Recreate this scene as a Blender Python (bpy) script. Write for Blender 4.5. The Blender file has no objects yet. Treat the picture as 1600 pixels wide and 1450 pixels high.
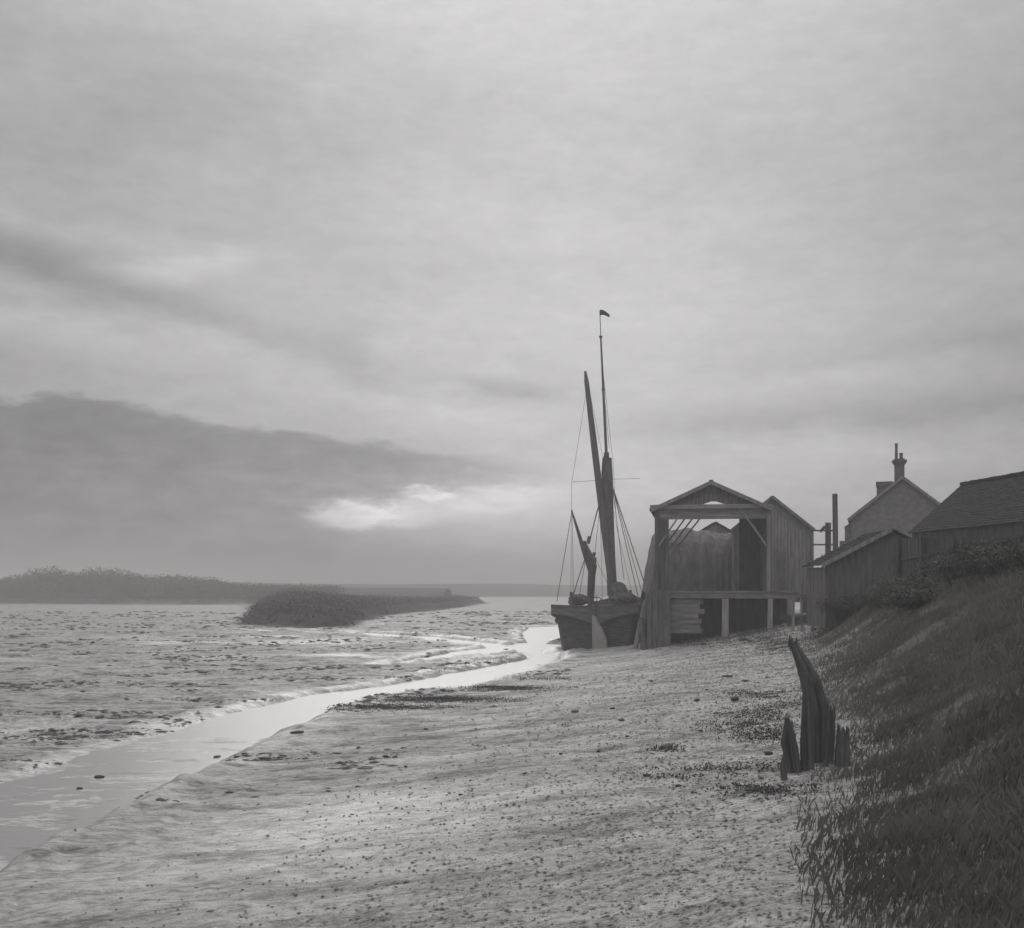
import bpy, math, random
import numpy as np
from mathutils import Vector, Matrix, Euler
R = math.radians
random.seed(7); rng = np.random.default_rng(7)
S = bpy.context.scene
COL = S.collection
# ------------------------------------------------------------------ camera
F, CX, HY, EYE = 1800.0, 800.0, 920.0, 4.0      # focal length, centre, horizon row (photo pixels), eye height
cam = bpy.data.cameras.new('camera'); cam_o = bpy.data.objects.new('camera', cam); COL.objects.link(cam_o)
cam_o.location = (0, 0, EYE); cam_o.rotation_euler = (R(90), 0, 0)
cam.sensor_width = 36; cam.sensor_fit = 'HORIZONTAL'; cam.lens = 36 * F / 1600
cam.shift_y = (HY - 725) / 1600; cam.clip_start = 0.1; cam.clip_end = 12000
S.camera = cam_o
S.view_settings.view_transform = 'Standard'; S.view_settings.look = 'None'
S.view_settings.exposure = 0.0; S.view_settings.gamma = 1.0; S.view_settings.use_curve_mapping = False
S.cycles.max_bounces = 6; S.cycles.diffuse_bounces = 2; S.cycles.glossy_bounces = 3; S.cycles.volume_bounces = 1
S.cycles.use_denoising = True

def at(px, py, Y):
    return Vector(((px - CX) * Y / F, Y, EYE + (HY - py) * Y / F))

# ------------------------------------------------------------------ world: veiled grey sky with cloud banks
W = bpy.data.worlds.new('World'); S.world = W; W.use_nodes = True
nt = W.node_tree; nt.nodes.clear(); L = nt.links.new
SUN_AZ, SUN_EL = R(-5), R(19)
def nd(t, **k):
    n = nt.nodes.new(t)
    for a, b in k.items(): setattr(n, a, b)
    return n
def m(op, a, b=None, c=None, clamp=False):
    n = nd('ShaderNodeMath', operation=op, use_clamp=clamp)
    for i, v in enumerate((a, b, c)):
        if v is None: continue
        if isinstance(v, (int, float)): n.inputs[i].default_value = v
        else: L(v, n.inputs[i])
    return n.outputs[0]
def curve(x, x0, x1, y0, y1, pts, smooth=True):
    """float curve: pts in real units -> value in real units"""
    n = nd('ShaderNodeFloatCurve'); c = n.mapping.curves[0]
    P = [((a - x0) / (x1 - x0), (b - y0) / (y1 - y0)) for a, b in pts]
    c.points[0].location = P[0]; c.points[1].location = P[-1]
    for p in P[1:-1]: c.points.new(*p)
    n.mapping.update()
    L(m('DIVIDE', m('SUBTRACT', x, x0), x1 - x0, clamp=True), n.inputs['Value'])
    return m('ADD', m('MULTIPLY', n.outputs[0], y1 - y0), y0)
tc = nd('ShaderNodeTexCoord'); sep = nd('ShaderNodeSeparateXYZ'); L(tc.outputs['Generated'], sep.inputs[0])
sx, sy, sz = sep.outputs
az = m('ARCTAN2', sx, sy); el = m('ARCSINE', sz)           # azimuth and elevation of the sky direction
def noise(scale, sxyz, detail=4, rough=.55, off=0.0):
    c = nd('ShaderNodeCombineXYZ'); L(m('MULTIPLY', az, sxyz[0]), c.inputs[0]); L(m('MULTIPLY', el, sxyz[1]), c.inputs[1]); c.inputs[2].default_value = off
    n = nd('ShaderNodeTexNoise'); n.inputs['Scale'].default_value = scale; n.inputs['Detail'].default_value = detail
    n.inputs['Roughness'].default_value = rough; L(c.outputs[0], n.inputs['Vector'])
    return m('SUBTRACT', n.outputs['Fac'], .5)
n1 = noise(6, (1, 2.6), 5, .6, 1.3); n2 = noise(16, (1, 3.5), 5, .6, 4.1); n3 = noise(3.2, (1, 2), 3, .5, 8.8)
n4 = noise(40, (1, 2.2), 4, .65, 2.7)
# pixel-like angular units: 1 unit = 1/1800 rad, measured from the photograph's centre column and horizon
k = 1800.0
U = m('ADD', m('MULTIPLY', az, k), 800.0)
V = m('SUBTRACT', 920.0, m('MULTIPLY', el, k))
Ud = m('ADD', U, m('MULTIPLY', n1, 160.0))
Vd = m('ADD', V, m('ADD', m('MULTIPLY', n1, 46.0), m('MULTIPLY', n2, 26.0)))
Vs = m('ADD', V, m('ADD', m('MULTIPLY', n2, 62.0), m('MULTIPLY', n4, 40.0)))
def blob(cx, cy, a, b, ang, amp, u=None, v=None):
    u = u or Ud; v = v or Vd
    du, dv = m('SUBTRACT', u, cx), m('SUBTRACT', v, cy); c, s = math.cos(R(ang)), math.sin(R(ang))
    p = m('DIVIDE', m('ADD', m('MULTIPLY', du, c), m('MULTIPLY', dv, s)), a)
    q = m('DIVIDE', m('SUBTRACT', m('MULTIPLY', dv, c), m('MULTIPLY', du, s)), b)
    r = m('ADD', m('MULTIPLY', p, p), m('MULTIPLY', q, q))
    return m('MULTIPLY', m('EXPONENT', m('MULTIPLY', r, -1.0)), amp)
def patch(cx, cy, a, b, ang, amp):      # flat-topped, with a firmer edge than blob
    q = blob(cx, cy, a, b, ang, 1.0, Ud2, Vp_)
    return m('MULTIPLY', sstep(m('SUBTRACT', q, .42), .30), amp)
def sstep(x, w):     # 0 below -w, 1 above +w
    n = nd('ShaderNodeMapRange', interpolation_type='SMOOTHSTEP'); L(x, n.inputs[0])
    n.inputs[1].default_value = -w; n.inputs[2].default_value = w; return n.outputs[0]
def band(top, bot, wt, wb, v=None):  # 1 between two edge curves (rows as functions of U)
    v = v or Vs
    t = curve(Ud2, -400, 1900, 0, 1000, top); b = curve(Ud2, -400, 1900, 0, 1000, bot)
    return m('MULTIPLY', sstep(m('SUBTRACT', v, t), wt), sstep(m('SUBTRACT', b, v), wb))
Ud2 = m('ADD', U, m('MULTIPLY', n2, 60.0)); Vp_ = m('ADD', V, m('ADD', m('MULTIPLY', n2, 34.0), m('MULTIPLY', n4, 34.0)))
tone = curve(V, -400, 930, 100, 220, [(-400, 200), (0, 187), (200, 178), (420, 181), (620, 179), (760, 176), (860, 166), (930, 158)])
tone = m('ADD', tone, curve(U, -1500, 3000, -60, 60, [(-1500, -14), (-200, -22), (0, -17), (250, -5), (600, 8), (850, 14), (1200, 8), (1600, -13), (1900, -20), (3000, -10)]))
add = [
    m('MULTIPLY', n1, 22.0), m('MULTIPLY', n2, 18.0), m('MULTIPLY', n3, 12.0), m('MULTIPLY', n4, 20.0),
    blob(860, 400, 420, 230, 0, 8),
    # upper left streaks
    blob(60, 445, 150, 30, 10, -17), blob(230, 490, 210, 24, 12, -18), blob(380, 530, 110, 18, 12, -12), blob(250, 455, 130, 18, -6, 14), blob(330, 430, 120, 26, -14, 10),
    blob(90, 545, 200, 28, 6, 14), blob(40, 400, 170, 16, 5, 10), blob(420, 560, 150, 30, 20, 8), blob(60, 300, 90, 160, 20, 4),
    blob(540, 560, 60, 60, -40, -8), blob(250, 250, 220, 60, -20, -9),
    blob(770, 605, 110, 12, 3, -14), blob(650, 640, 260, 26, 8, 12),
    # right-hand thin veils
    blob(1180, 665, 260, 26, -2, -14), blob(1450, 570, 240, 26, -4, -12), blob(1500, 650, 230, 22, -4, -9), blob(1260, 610, 180, 18, -5, 6), blob(1380, 720, 260, 26, 0, 6),
]
for a in add: tone = m('ADD', tone, a)
# the long dark bank: crisp top edge, dissolving underneath
bk = band([(-400, 700), (0, 650), (60, 660), (130, 640), (250, 655), (340, 672), (450, 682), (600, 700), (720, 716), (800, 730), (850, 742), (900, 750), (960, 760), (1900, 760)],
          [(-400, 1000), (0, 1000), (380, 1000), (480, 940), (540, 850), (620, 790), (680, 768), (750, 762), (850, 758), (920, 755), (1000, 752), (1900, 700)], 11, 42)
bk = m('MULTIPLY', bk, curve(U, -400, 1900, 0, 1, [(-400, .6), (0, .9), (300, 1), (560, .95), (700, .72), (850, .35), (930, .0), (1900, 0)]))
tone = m('SUBTRACT', tone, m('MULTIPLY', bk, curve(Vs, 600, 930, 0, 50, [(600, 36), (690, 36), (740, 30), (800, 19), (860, 11), (930, 8)])))
# grey murk low down, left to middle
tone = m('ADD', tone, blob(560, 885, 330, 40, 0, -16, U, V))
tone = m('ADD', tone, blob(40, 800, 260, 26, 2, -7))
# the rift of light under the bank
for b in (patch(556, 808, 70, 19, -2, 30), patch(570, 804, 100, 27, -4, 14), patch(668, 773, 46, 11, 4, 26), patch(720, 788, 150, 24, -6, 13), blob(800, 790, 150, 30, -6, 8), blob(900, 800, 180, 40, 0, 6)):
    tone = m('ADD', tone, b)
gain = curve(V, -400, 930, .8, 2.4, [(-400, 1.0), (300, 1.03), (500, 1.1), (620, 1.2), (700, 1.4), (800, 1.75), (870, 1.95), (930, 1.95)])
tone = m('ADD', m('MULTIPLY', m('SUBTRACT', tone, 163.0), gain), 166.0)
lin = m('POWER', m('DIVIDE', m('MAXIMUM', tone, 60.0), 255.0), 2.25)     # display grey -> light
zen = curve(el, .35, 1.5, 1, 2.2, [(.35, 1), (.6, 1.35), (1.0, 1.75), (1.5, 2.1)])   # an overcast sky brightens towards the zenith
lin = m('MULTIPLY', lin, zen)
sky = nd('ShaderNodeTexSky', sky_type='NISHITA'); sky.sun_disc = False; sky.sun_elevation = SUN_EL; sky.sun_rotation = SUN_AZ
sky.air_density = 1.2; sky.dust_density = 4.0
bw = nd('ShaderNodeRGBToBW'); L(sky.outputs[0], bw.inputs[0])
STR = 0.1
cloud = m('MULTIPLY', lin, 1.0 / STR)
mixv = m('ADD', m('MULTIPLY', cloud, .96), m('MULTIPLY', m('MINIMUM', bw.outputs[0], 8.0), .04))
cc = nd('ShaderNodeCombineColor'); L(m('MULTIPLY', mixv, 1.006), cc.inputs[0]); L(m('MULTIPLY', mixv, .992), cc.inputs[1]); L(m('MULTIPLY', mixv, .992), cc.inputs[2])
bg = nd('ShaderNodeBackground'); L(cc.outputs[0], bg.inputs[0]); bg.inputs[1].default_value = STR
wo = nd('ShaderNodeOutputWorld'); L(bg.outputs[0], wo.inputs[0])
W.cycles.sampling_method = 'MANUAL'; W.cycles.sample_map_resolution = 512
# veiled sun ahead, behind the cloud
sl = bpy.data.lights.new('sun', 'SUN'); sl.energy = 0.5; sl.angle = R(24); sl.color = (1, .985, .96)
so = bpy.data.objects.new('sun', sl); COL.objects.link(so)
sd = Vector((math.sin(SUN_AZ) * math.cos(SUN_EL), math.cos(SUN_AZ) * math.cos(SUN_EL), math.sin(SUN_EL)))
so.rotation_euler = (-sd).to_track_quat('-Z', 'Y').to_euler(); so.location = sd * 200

# ------------------------------------------------------------------ numpy noise
def _hash(ix, iy, s):
    h = (ix.astype(np.int64) * 374761393 + iy.astype(np.int64) * 668265263 + s * 974634777) & 0x7fffffff
    h = ((h ^ (h >> 13)) * 1274126177) & 0x7fffffff
    h = (h ^ (h >> 16)) & 0xffff
    return h / 65535.0
def vnoise(x, y, s=0):
    ix, iy = np.floor(x), np.floor(y); fx, fy = x - ix, y - iy
    ux, uy = fx * fx * (3 - 2 * fx), fy * fy * (3 - 2 * fy)
    a, b, c, d = _hash(ix, iy, s), _hash(ix + 1, iy, s), _hash(ix, iy + 1, s), _hash(ix + 1, iy + 1, s)
    return a + (b - a) * ux + (c - a) * uy + (a - b - c + d) * ux * uy
def fbm(x, y, o=4, s=0):
    r = 0; a = .5; t = 0
    for i in range(o):
        r = r + a * vnoise(x * 2 ** i + 17.3 * i, y * 2 ** i - 9.1 * i, s + i); t += a; a *= .5
    return r / t - .5
def smooth(a, b, x):
    t = np.clip((x - a) / (b - a), 0, 1); return t * t * (3 - 2 * t)
def pline_d(x, y, pts):
    """distance to a polyline divided into (distance, half width there)"""
    best = np.full(np.shape(x), 1e9); wd = np.zeros(np.shape(x))
    for (x0, y0, w0), (x1, y1, w1) in zip(pts[:-1], pts[1:]):
        dx, dy = x1 - x0, y1 - y0; t = np.clip(((x - x0) * dx + (y - y0) * dy) / (dx * dx + dy * dy), 0, 1)
        d = np.hypot(x - x0 - t * dx, y - y0 - t * dy); w = w0 + t * (w1 - w0)
        b = d - w < best - wd; best = np.where(b, d, best); wd = np.where(b, w, wd)
    return best, wd
CH = [
 [(-18, -60, 3), (-11, 0, 1.7), (-9.3, 15, 1.5), (-8.5, 22, 1.35), (-8.2, 28, 1.2), (-7.6, 36, 1.3), (-5.8, 42.5, 1.7), (-3.0, 47.5, 1.75), (-1.2, 54, 1.5), (1.2, 62, 1.1), (2.2, 67, .7)],
 [(-6.5, 60, .15), (-4.6, 65, .7), (-2, 72.5, 1.5), (-.3, 78, 1.1), (-3, 85, 1.0), (-8, 95, 1.3), (-14, 103, 1.2), (-24, 108, .3)],
 [(-.3, 78, .8), (2.0, 86, .7), (4, 100, 3), (5, 118, 3)],
 [(1.8, 66, .5), (.9, 74, .7), (2.6, 82, 1.2)],
]
MARSH = [(-30, 128), (-26, 121), (-20, 115), (-17.5, 117), (-18.5, 135), (-20, 160), (-16, 200), (-11, 245), (-8, 320), (-20, 420), (-700, 520), (-700, 286), (-140, 284), (-66, 286), (-50, 230), (-37, 165)]
def poly_sd(x, y, P):
    ins = np.zeros(np.shape(x), bool); d = np.full(np.shape(x), 1e9)
    for i in range(len(P)):
        x0, y0 = P[i]; x1, y1 = P[(i + 1) % len(P)]
        dx, dy = x1 - x0, y1 - y0; t = np.clip(((x - x0) * dx + (y - y0) * dy) / (dx * dx + dy * dy), 0, 1)
        d = np.minimum(d, np.hypot(x - x0 - t * dx, y - y0 - t * dy))
        c = ((y0 > y) != (y1 > y)) & (x < (x1 - x0) * (y - y0) / (y1 - y0 + 1e-12) + x0); ins ^= c
    return np.where(ins, d, -d)
def toe_x(y): return 0.25 * y + 0.22 * np.sin(y * .35 + 1) + .25 + .5 * fbm(y * .15, y * 0 + 3.3, 3, 5)
TZY = [-60, 0, 8, 14, 20, 35, 50, 62, 75, 110, 300]; TZ = [2.2, 2.1, 1.75, 1.55, 1.5, 1.5, 1.8, 2.3, 2.4, 2.2, 1.5]
def ground_z(x, y, fine=True):
    x = np.asarray(x, float); y = np.asarray(y, float)
    # foreshore rises from the creek to the toe of the bank
    xc = np.interp(y, [-60, 0, 15, 22, 28, 38, 44.4, 53, 61, 66, 72, 90, 130, 300], [-13, -9.3, -7.6, -7.0, -6.6, -6.0, -1.8, .4, 2.5, 3.0, 4, 12, 24, 60]) - .2
    xc = xc + (1.8 * fbm(y * .35 + 7, x * .25, 4, 301) + .5 * fbm(y * 1.6, x * 1.2, 3, 303)) * smooth(60, 40, y)
    xt = toe_x(y); xt = np.maximum(xt, xc + 1.5)
    zt = np.interp(y, TZY, TZ)
    s = np.clip((x - xc) / (xt - xc), 0, 1)
    shore = zt * (0.12 * np.minimum(1, s * 12) + .88 * s ** 1.35)
    bank = smooth(0, 1, (x - xt) / np.interp(y, [0, 20, 60, 80], [6.5, 6.0, 4.0, 5.0])) * (np.interp(y, [0, 30, 60, 90], [4.1, 4.25, 3.9, 3.9]) - zt)
    bank = bank * (x > xt)
    lw = np.interp(y, [80, 130, 200], [1, 1, 0])
    land = (shore + bank) * lw
    # flats on the left
    flat = .10 + .07 * fbm(x * .05, y * .07, 3, 11) - .3 * smooth(700, 1500, y)
    h = np.where(x > xc, flat * np.clip(1 - s * 3, 0, 1) + land, flat)
    if fine:
        near = smooth(260, 120, y)
        fl = np.clip(1 - s * 2.0, 0, 1)
        st = fbm(x * .33 + 2 * fbm(x * .2, y * .2, 2, 31), y * .62, 4, 21)           # mud ridges, long across the view
        rid = np.maximum(0, .10 - np.abs(st)) * 10
        h = h + fl * near * (.06 * st + .05 * (rid - .35) + .10 * fbm(x * 1.6, y * 2.6, 4, 23) + .05 * fbm(x * 5, y * 6, 2, 29))
        t2 = fbm(x * .28 + 5, y * .55, 4, 27); h = h + fl * near * .07 * (smooth(.09, .11, t2) + smooth(-.02, -.005, t2) * .6 - .5)
        h = h + (1 - fl) * (.09 * fbm(x * .5, y * .5, 3, 41) + .09 * fbm(x * 1.8, y * 2.6, 3, 43) + .06 * fbm(x * 6, y * 7, 2, 47))
        h = h + fl * near * .02 * fbm(x * 5, y * 5, 2, 53)
        bs = smooth(0, 1.5, x - xt) * lw
        h = h + bs * (.5 * fbm(x * .35, y * .3, 3, 61) + .16 * fbm(x * 1.3, y * 1.2, 3, 67))
    for i, P in enumerate(CH):
        d, w = pline_d(x + .5 * fbm(x * .8, y * .5, 3, 71 + i) + .35 * fbm(x * 2.2, y * 2.0, 3, 171 + i), y + .6 * fbm(x * .5, y * .8, 3, 75 + i) + .9 * fbm(x * 1.6, y * 1.8, 3, 175 + i), P)
        e = smooth(w + .55, w - .1, d)
        h = h * (1 - e) + e * (-.14)
        # a soft dark lip beside the creek
        lip = np.exp(-((d - w - .9) / .45) ** 2)
        h = h + lip * .10 * near if fine else h
    # thin sheen film in the lower reach of the creek
    lo = smooth(40, 30, y) * smooth(3.0, 1.5, np.abs(x + 8.5 - (y - 28) * .06) + 1.6 * fbm(x * .5, y * .4, 4, 85))
    h = h * (1 - lo) + lo * (-.003 + .03 * fbm(x * .5, y * 1.3, 4, 81) + .012 * fbm(x * 3, y * 5, 3, 83))
    # salt marsh
    sd = poly_sd(x, y, MARSH) + 3.0 * fbm(x * .12, y * .1, 3, 91)
    mz = smooth(-.6, 1.6, sd)
    h = h * (1 - mz) + mz * (1.25 + .35 * fbm(x * .15, y * .15, 3, 95))
    return h
def gz(x, y): return float(ground_z(np.array([x]), np.array([y]))[0])

# ------------------------------------------------------------------ materials
def mat(name, c1, c2, scale=4, stretch=(1, 1, 1), rough=.8, bump=.3, detail=6, spec=.3, tint=(1, .985, .98), contrast=(.35, .65), rough2=None, dist=.02):
    M = bpy.data.materials.new(name); M.use_nodes = True; t = M.node_tree; n = t.nodes; b = n['Principled BSDF']
    tcn = n.new('ShaderNodeTexCoord'); mp = n.new('ShaderNodeMapping'); mp.inputs['Scale'].default_value = stretch
    t.links.new(tcn.outputs['Object'], mp.inputs[0])
    ns = n.new('ShaderNodeTexNoise'); ns.inputs['Scale'].default_value = scale; ns.inputs['Detail'].default_value = detail; ns.inputs['Roughness'].default_value = .6
    t.links.new(mp.outputs[0], ns.inputs['Vector'])
    cr = n.new('ShaderNodeValToRGB'); cr.color_ramp.elements[0].position = contrast[0]; cr.color_ramp.elements[1].position = contrast[1]
    cr.color_ramp.elements[0].color = (*[c1 * q for q in tint], 1); cr.color_ramp.elements[1].color = (*[c2 * q for q in tint], 1)
    t.links.new(ns.outputs['Fac'], cr.inputs[0]); t.links.new(cr.outputs[0], b.inputs['Base Color'])
    if rough2 is not None:
        mr = n.new('ShaderNodeMapRange'); mr.inputs[1].default_value = .35; mr.inputs[2].default_value = .65; mr.inputs[3].default_value = rough; mr.inputs[4].default_value = rough2
        t.links.new(ns.outputs['Fac'], mr.inputs[0]); t.links.new(mr.outputs[0], b.inputs['Roughness'])
    else: b.inputs['Roughness'].default_value = rough
    b.inputs['Specular IOR Level'].default_value = spec
    bp = n.new('ShaderNodeBump'); bp.inputs['Strength'].default_value = bump; bp.inputs['Distance'].default_value = dist
    t.links.new(ns.outputs['Fac'], bp.inputs['Height']); t.links.new(bp.outputs[0], b.inputs['Normal'])
    return M
M_WOOD = mat('weathered_wood', .16, .30, 6, (1, 1, .12), .85, .5)
M_WOODH = mat('weathered_wood_long', .13, .26, 6, (.15, 1, 1), .85, .5)
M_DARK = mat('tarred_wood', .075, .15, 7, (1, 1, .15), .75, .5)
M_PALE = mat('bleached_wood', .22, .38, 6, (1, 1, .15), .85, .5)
M_MID = mat('grey_pile_wood', .22, .38, 6, (1, 1, .15), .85, .5)
M_PALEH = mat('bleached_beam', .2, .34, 6, (.15, 1, 1), .85, .4)
M_TAR = mat('tarred_hull', .04, .11, 3, (.5, .25, 3.5), .6, .5)
M_TRAN = mat('painted_transom', .10, .17, 5, (.3, 1, 1), .6, .2)
M_RUD = mat('pale_rudder', .26, .38, 4, (1, 1, .4), .7, .2)
M_SPAR = mat('spar_wood', .08, .14, 5, (1, 1, .1), .6, .2)
M_SAIL = mat('tanned_canvas', .07, .14, 5, (1, 1, .5), .95, .8, dist=.05)
M_ROPE = mat('tarred_rope', .03, .06, 20, (1, 1, 1), .9, .2)
M_ROOF = mat('dark_roof_tiles', .03, .06, 5, (1, 1, 1), .95, .3, spec=.08)
M_ROOF2 = mat('tarred_roof_boards', .05, .1, 5, (1, .2, 1), .8, .5)
M_HOUSE = mat('rendered_brick', .15, .23, 2.5, (1, 1, 1), .9, .4)
M_BRICK = mat('chimney_brick', .09, .16, 6, (1, 1, 2), .9, .5)
M_FENCE = mat('creosoted_fence', .045, .10, 6, (1, 1, .15), .85, .5)
M_STONE = mat('weedy_stone', .03, .08, 6, (1, 1, 1), .6, .8)
M_PEB = mat('shore_pebbles', .10, .3, 1.5, (1, 1, 1), .55, .4, spec=.4)
M_HAY = mat('weathered_thatch', .13, .24, 3, (1, 1, .35), 1.0, 1.0, dist=.1)
M_LEAF = mat('dark_foliage', .06, .12, 1.2, (1, 1, 1), .75, 0, tint=(.98, 1, .96))
M_GRASS = mat('rough_grass', .10, .20, .6, (1, 1, 1), .75, 0, tint=(1, 1, .95))
M_FAR = mat('distant_trees', .05, .10, .05, (1, 1, 1), .9, 0)
M_HILL = mat('distant_land', .06, .1, .01, (1, 1, 1), .95, 0)
M_FLAG = mat('bunting', .05, .08, 5, (1, 1, 1), .9, 0)

def ground_material():
    M = bpy.data.materials.new('wet_mud'); M.use_nodes = True; t = M.node_tree; n = t.nodes; b = n['Principled BSDF']; l = t.links.new
    g = n.new('ShaderNodeTexCoord').outputs['Object']
    def nz(scale, st, d=5, r=.6):
        mp = n.new('ShaderNodeMapping'); mp.inputs['Scale'].default_value = st; l(g, mp.inputs[0])
        q = n.new('ShaderNodeTexNoise'); q.inputs['Scale'].default_value = scale; q.inputs['Detail'].default_value = d; q.inputs['Roughness'].default_value = r
        l(mp.outputs[0], q.inputs['Vector']); return q.outputs['Fac']
    def mm(op, a, c, cl=False):
        q = n.new('ShaderNodeMath'); q.operation = op; q.use_clamp = cl
        for i, v in enumerate((a, c)):
            if isinstance(v, (int, float)): q.inputs[i].default_value = v
            else: l(v, q.inputs[i])
        return q.outputs[0]
    def rng_(x, a, c, d, e):
        q = n.new('ShaderNodeMapRange'); l(x, q.inputs[0])
        for i, v in enumerate((a, c, d, e)): q.inputs[i + 1].default_value = v
        return q.outputs[0]
    at_ = n.new('ShaderNodeAttribute'); at_.attribute_name = 'soil'; sp = n.new('ShaderNodeSeparateColor'); l(at_.outputs['Color'], sp.inputs[0])
    shore, bank, marsh = sp.outputs            # how stony the foreshore is, how grassy the bank is, marsh turf
    a = nz(.25, (1, 1.6, 1)); c = nz(3.0, (1, 1.6, 1), 6, .65); d = nz(14, (1, 1.4, 1), 5, .7)
    e_ = nz(.9, (.55, 1.5, 1), 7, .72); f_ = nz(5, (.7, 1.5, 1), 6, .75)      # dark slicks and clods of wet mud
    base = mm('ADD', rng_(a, .35, .65, .29, .39), rng_(c, .3, .7, -.05, .05))
    base = mm('MULTIPLY', base, mm('MULTIPLY', rng_(e_, .38, .52, .35, 1.2), rng_(f_, .38, .54, .45, 1.25)))
    base = mm('ADD', base, mm('MULTIPLY', shore, rng_(d, .4, .6, -.03, .27)))
    base = mm('ADD', mm('MULTIPLY', base, mm('SUBTRACT', 1.0, bank)), mm('MULTIPLY', bank, rng_(c, .35, .65, .10, .20)))
    base = mm('ADD', mm('MULTIPLY', base, mm('SUBTRACT', 1.0, marsh)), mm('MULTIPLY', marsh, rng_(c, .35, .65, .04, .08)))
    cc = n.new('ShaderNodeCombineColor'); l(base, cc.inputs[0]); l(mm('MULTIPLY', base, .988), cc.inputs[1]); l(mm('MULTIPLY', base, .98), cc.inputs[2]); l(cc.outputs[0], b.inputs['Base Color'])
    wet = rng_(nz(.6, (.6, 1.4, 1), 5, .6), .4, .6, 0, 1)
    ro = mm('ADD', .46, mm('MULTIPLY', wet, .25)); ro = mm('ADD', ro, mm('MULTIPLY', shore, .08)); ro = mm('ADD', ro, mm('MULTIPLY', mm('MAXIMUM', bank, marsh), .4), True)
    film = at_.outputs['Alpha']; ro = mm('SUBTRACT', ro, mm('MULTIPLY', film, mm('SUBTRACT', ro, .33)))
    l(ro, b.inputs['Roughness'])
    l(mm('SUBTRACT', mm('ADD', .5, mm('MULTIPLY', film, .35)), mm('MULTIPLY', mm('MAXIMUM', bank, marsh), .42)), b.inputs['Specular IOR Level'])
    hgt = mm('ADD', mm('MULTIPLY', mm('ADD', mm('MULTIPLY', c, .5), mm('MULTIPLY', f_, .7)), mm('SUBTRACT', 1.0, mm('MULTIPLY', film, .75))), mm('MULTIPLY', d, mm('ADD', .12, mm('MULTIPLY', shore, .3))))
    bp = n.new('ShaderNodeBump'); bp.inputs['Strength'].default_value = 1.0; bp.inputs['Distance'].default_value = .16; l(hgt, bp.inputs['Height']); l(bp.outputs[0], b.inputs['Normal'])
    return M
M_MUD = ground_material()
def water_material():
    M = bpy.data.materials.new('creek_water'); M.use_nodes = True; t = M.node_tree; n = t.nodes; b = n['Principled BSDF']
    b.inputs['Base Color'].default_value = (.30, .295, .295, 1); b.inputs['Roughness'].default_value = .34; b.inputs['IOR'].default_value = 1.33
    g = n.new('ShaderNodeTexCoord'); mp = n.new('ShaderNodeMapping'); mp.inputs['Scale'].default_value = (.6, 1.5, 1); t.links.new(g.outputs['Object'], mp.inputs[0])
    q = n.new('ShaderNodeTexNoise'); q.inputs['Scale'].default_value = 2.2; q.inputs['Detail'].default_value = 6; t.links.new(mp.outputs[0], q.inputs['Vector'])
    bp = n.new('ShaderNodeBump'); bp.inputs['Strength'].default_value = .35; bp.inputs['Distance'].default_value = .05; t.links.new(q.outputs['Fac'], bp.inputs['Height']); t.links.new(bp.outputs[0], b.inputs['Normal'])
    return M
M_WATER = water_material()

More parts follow.
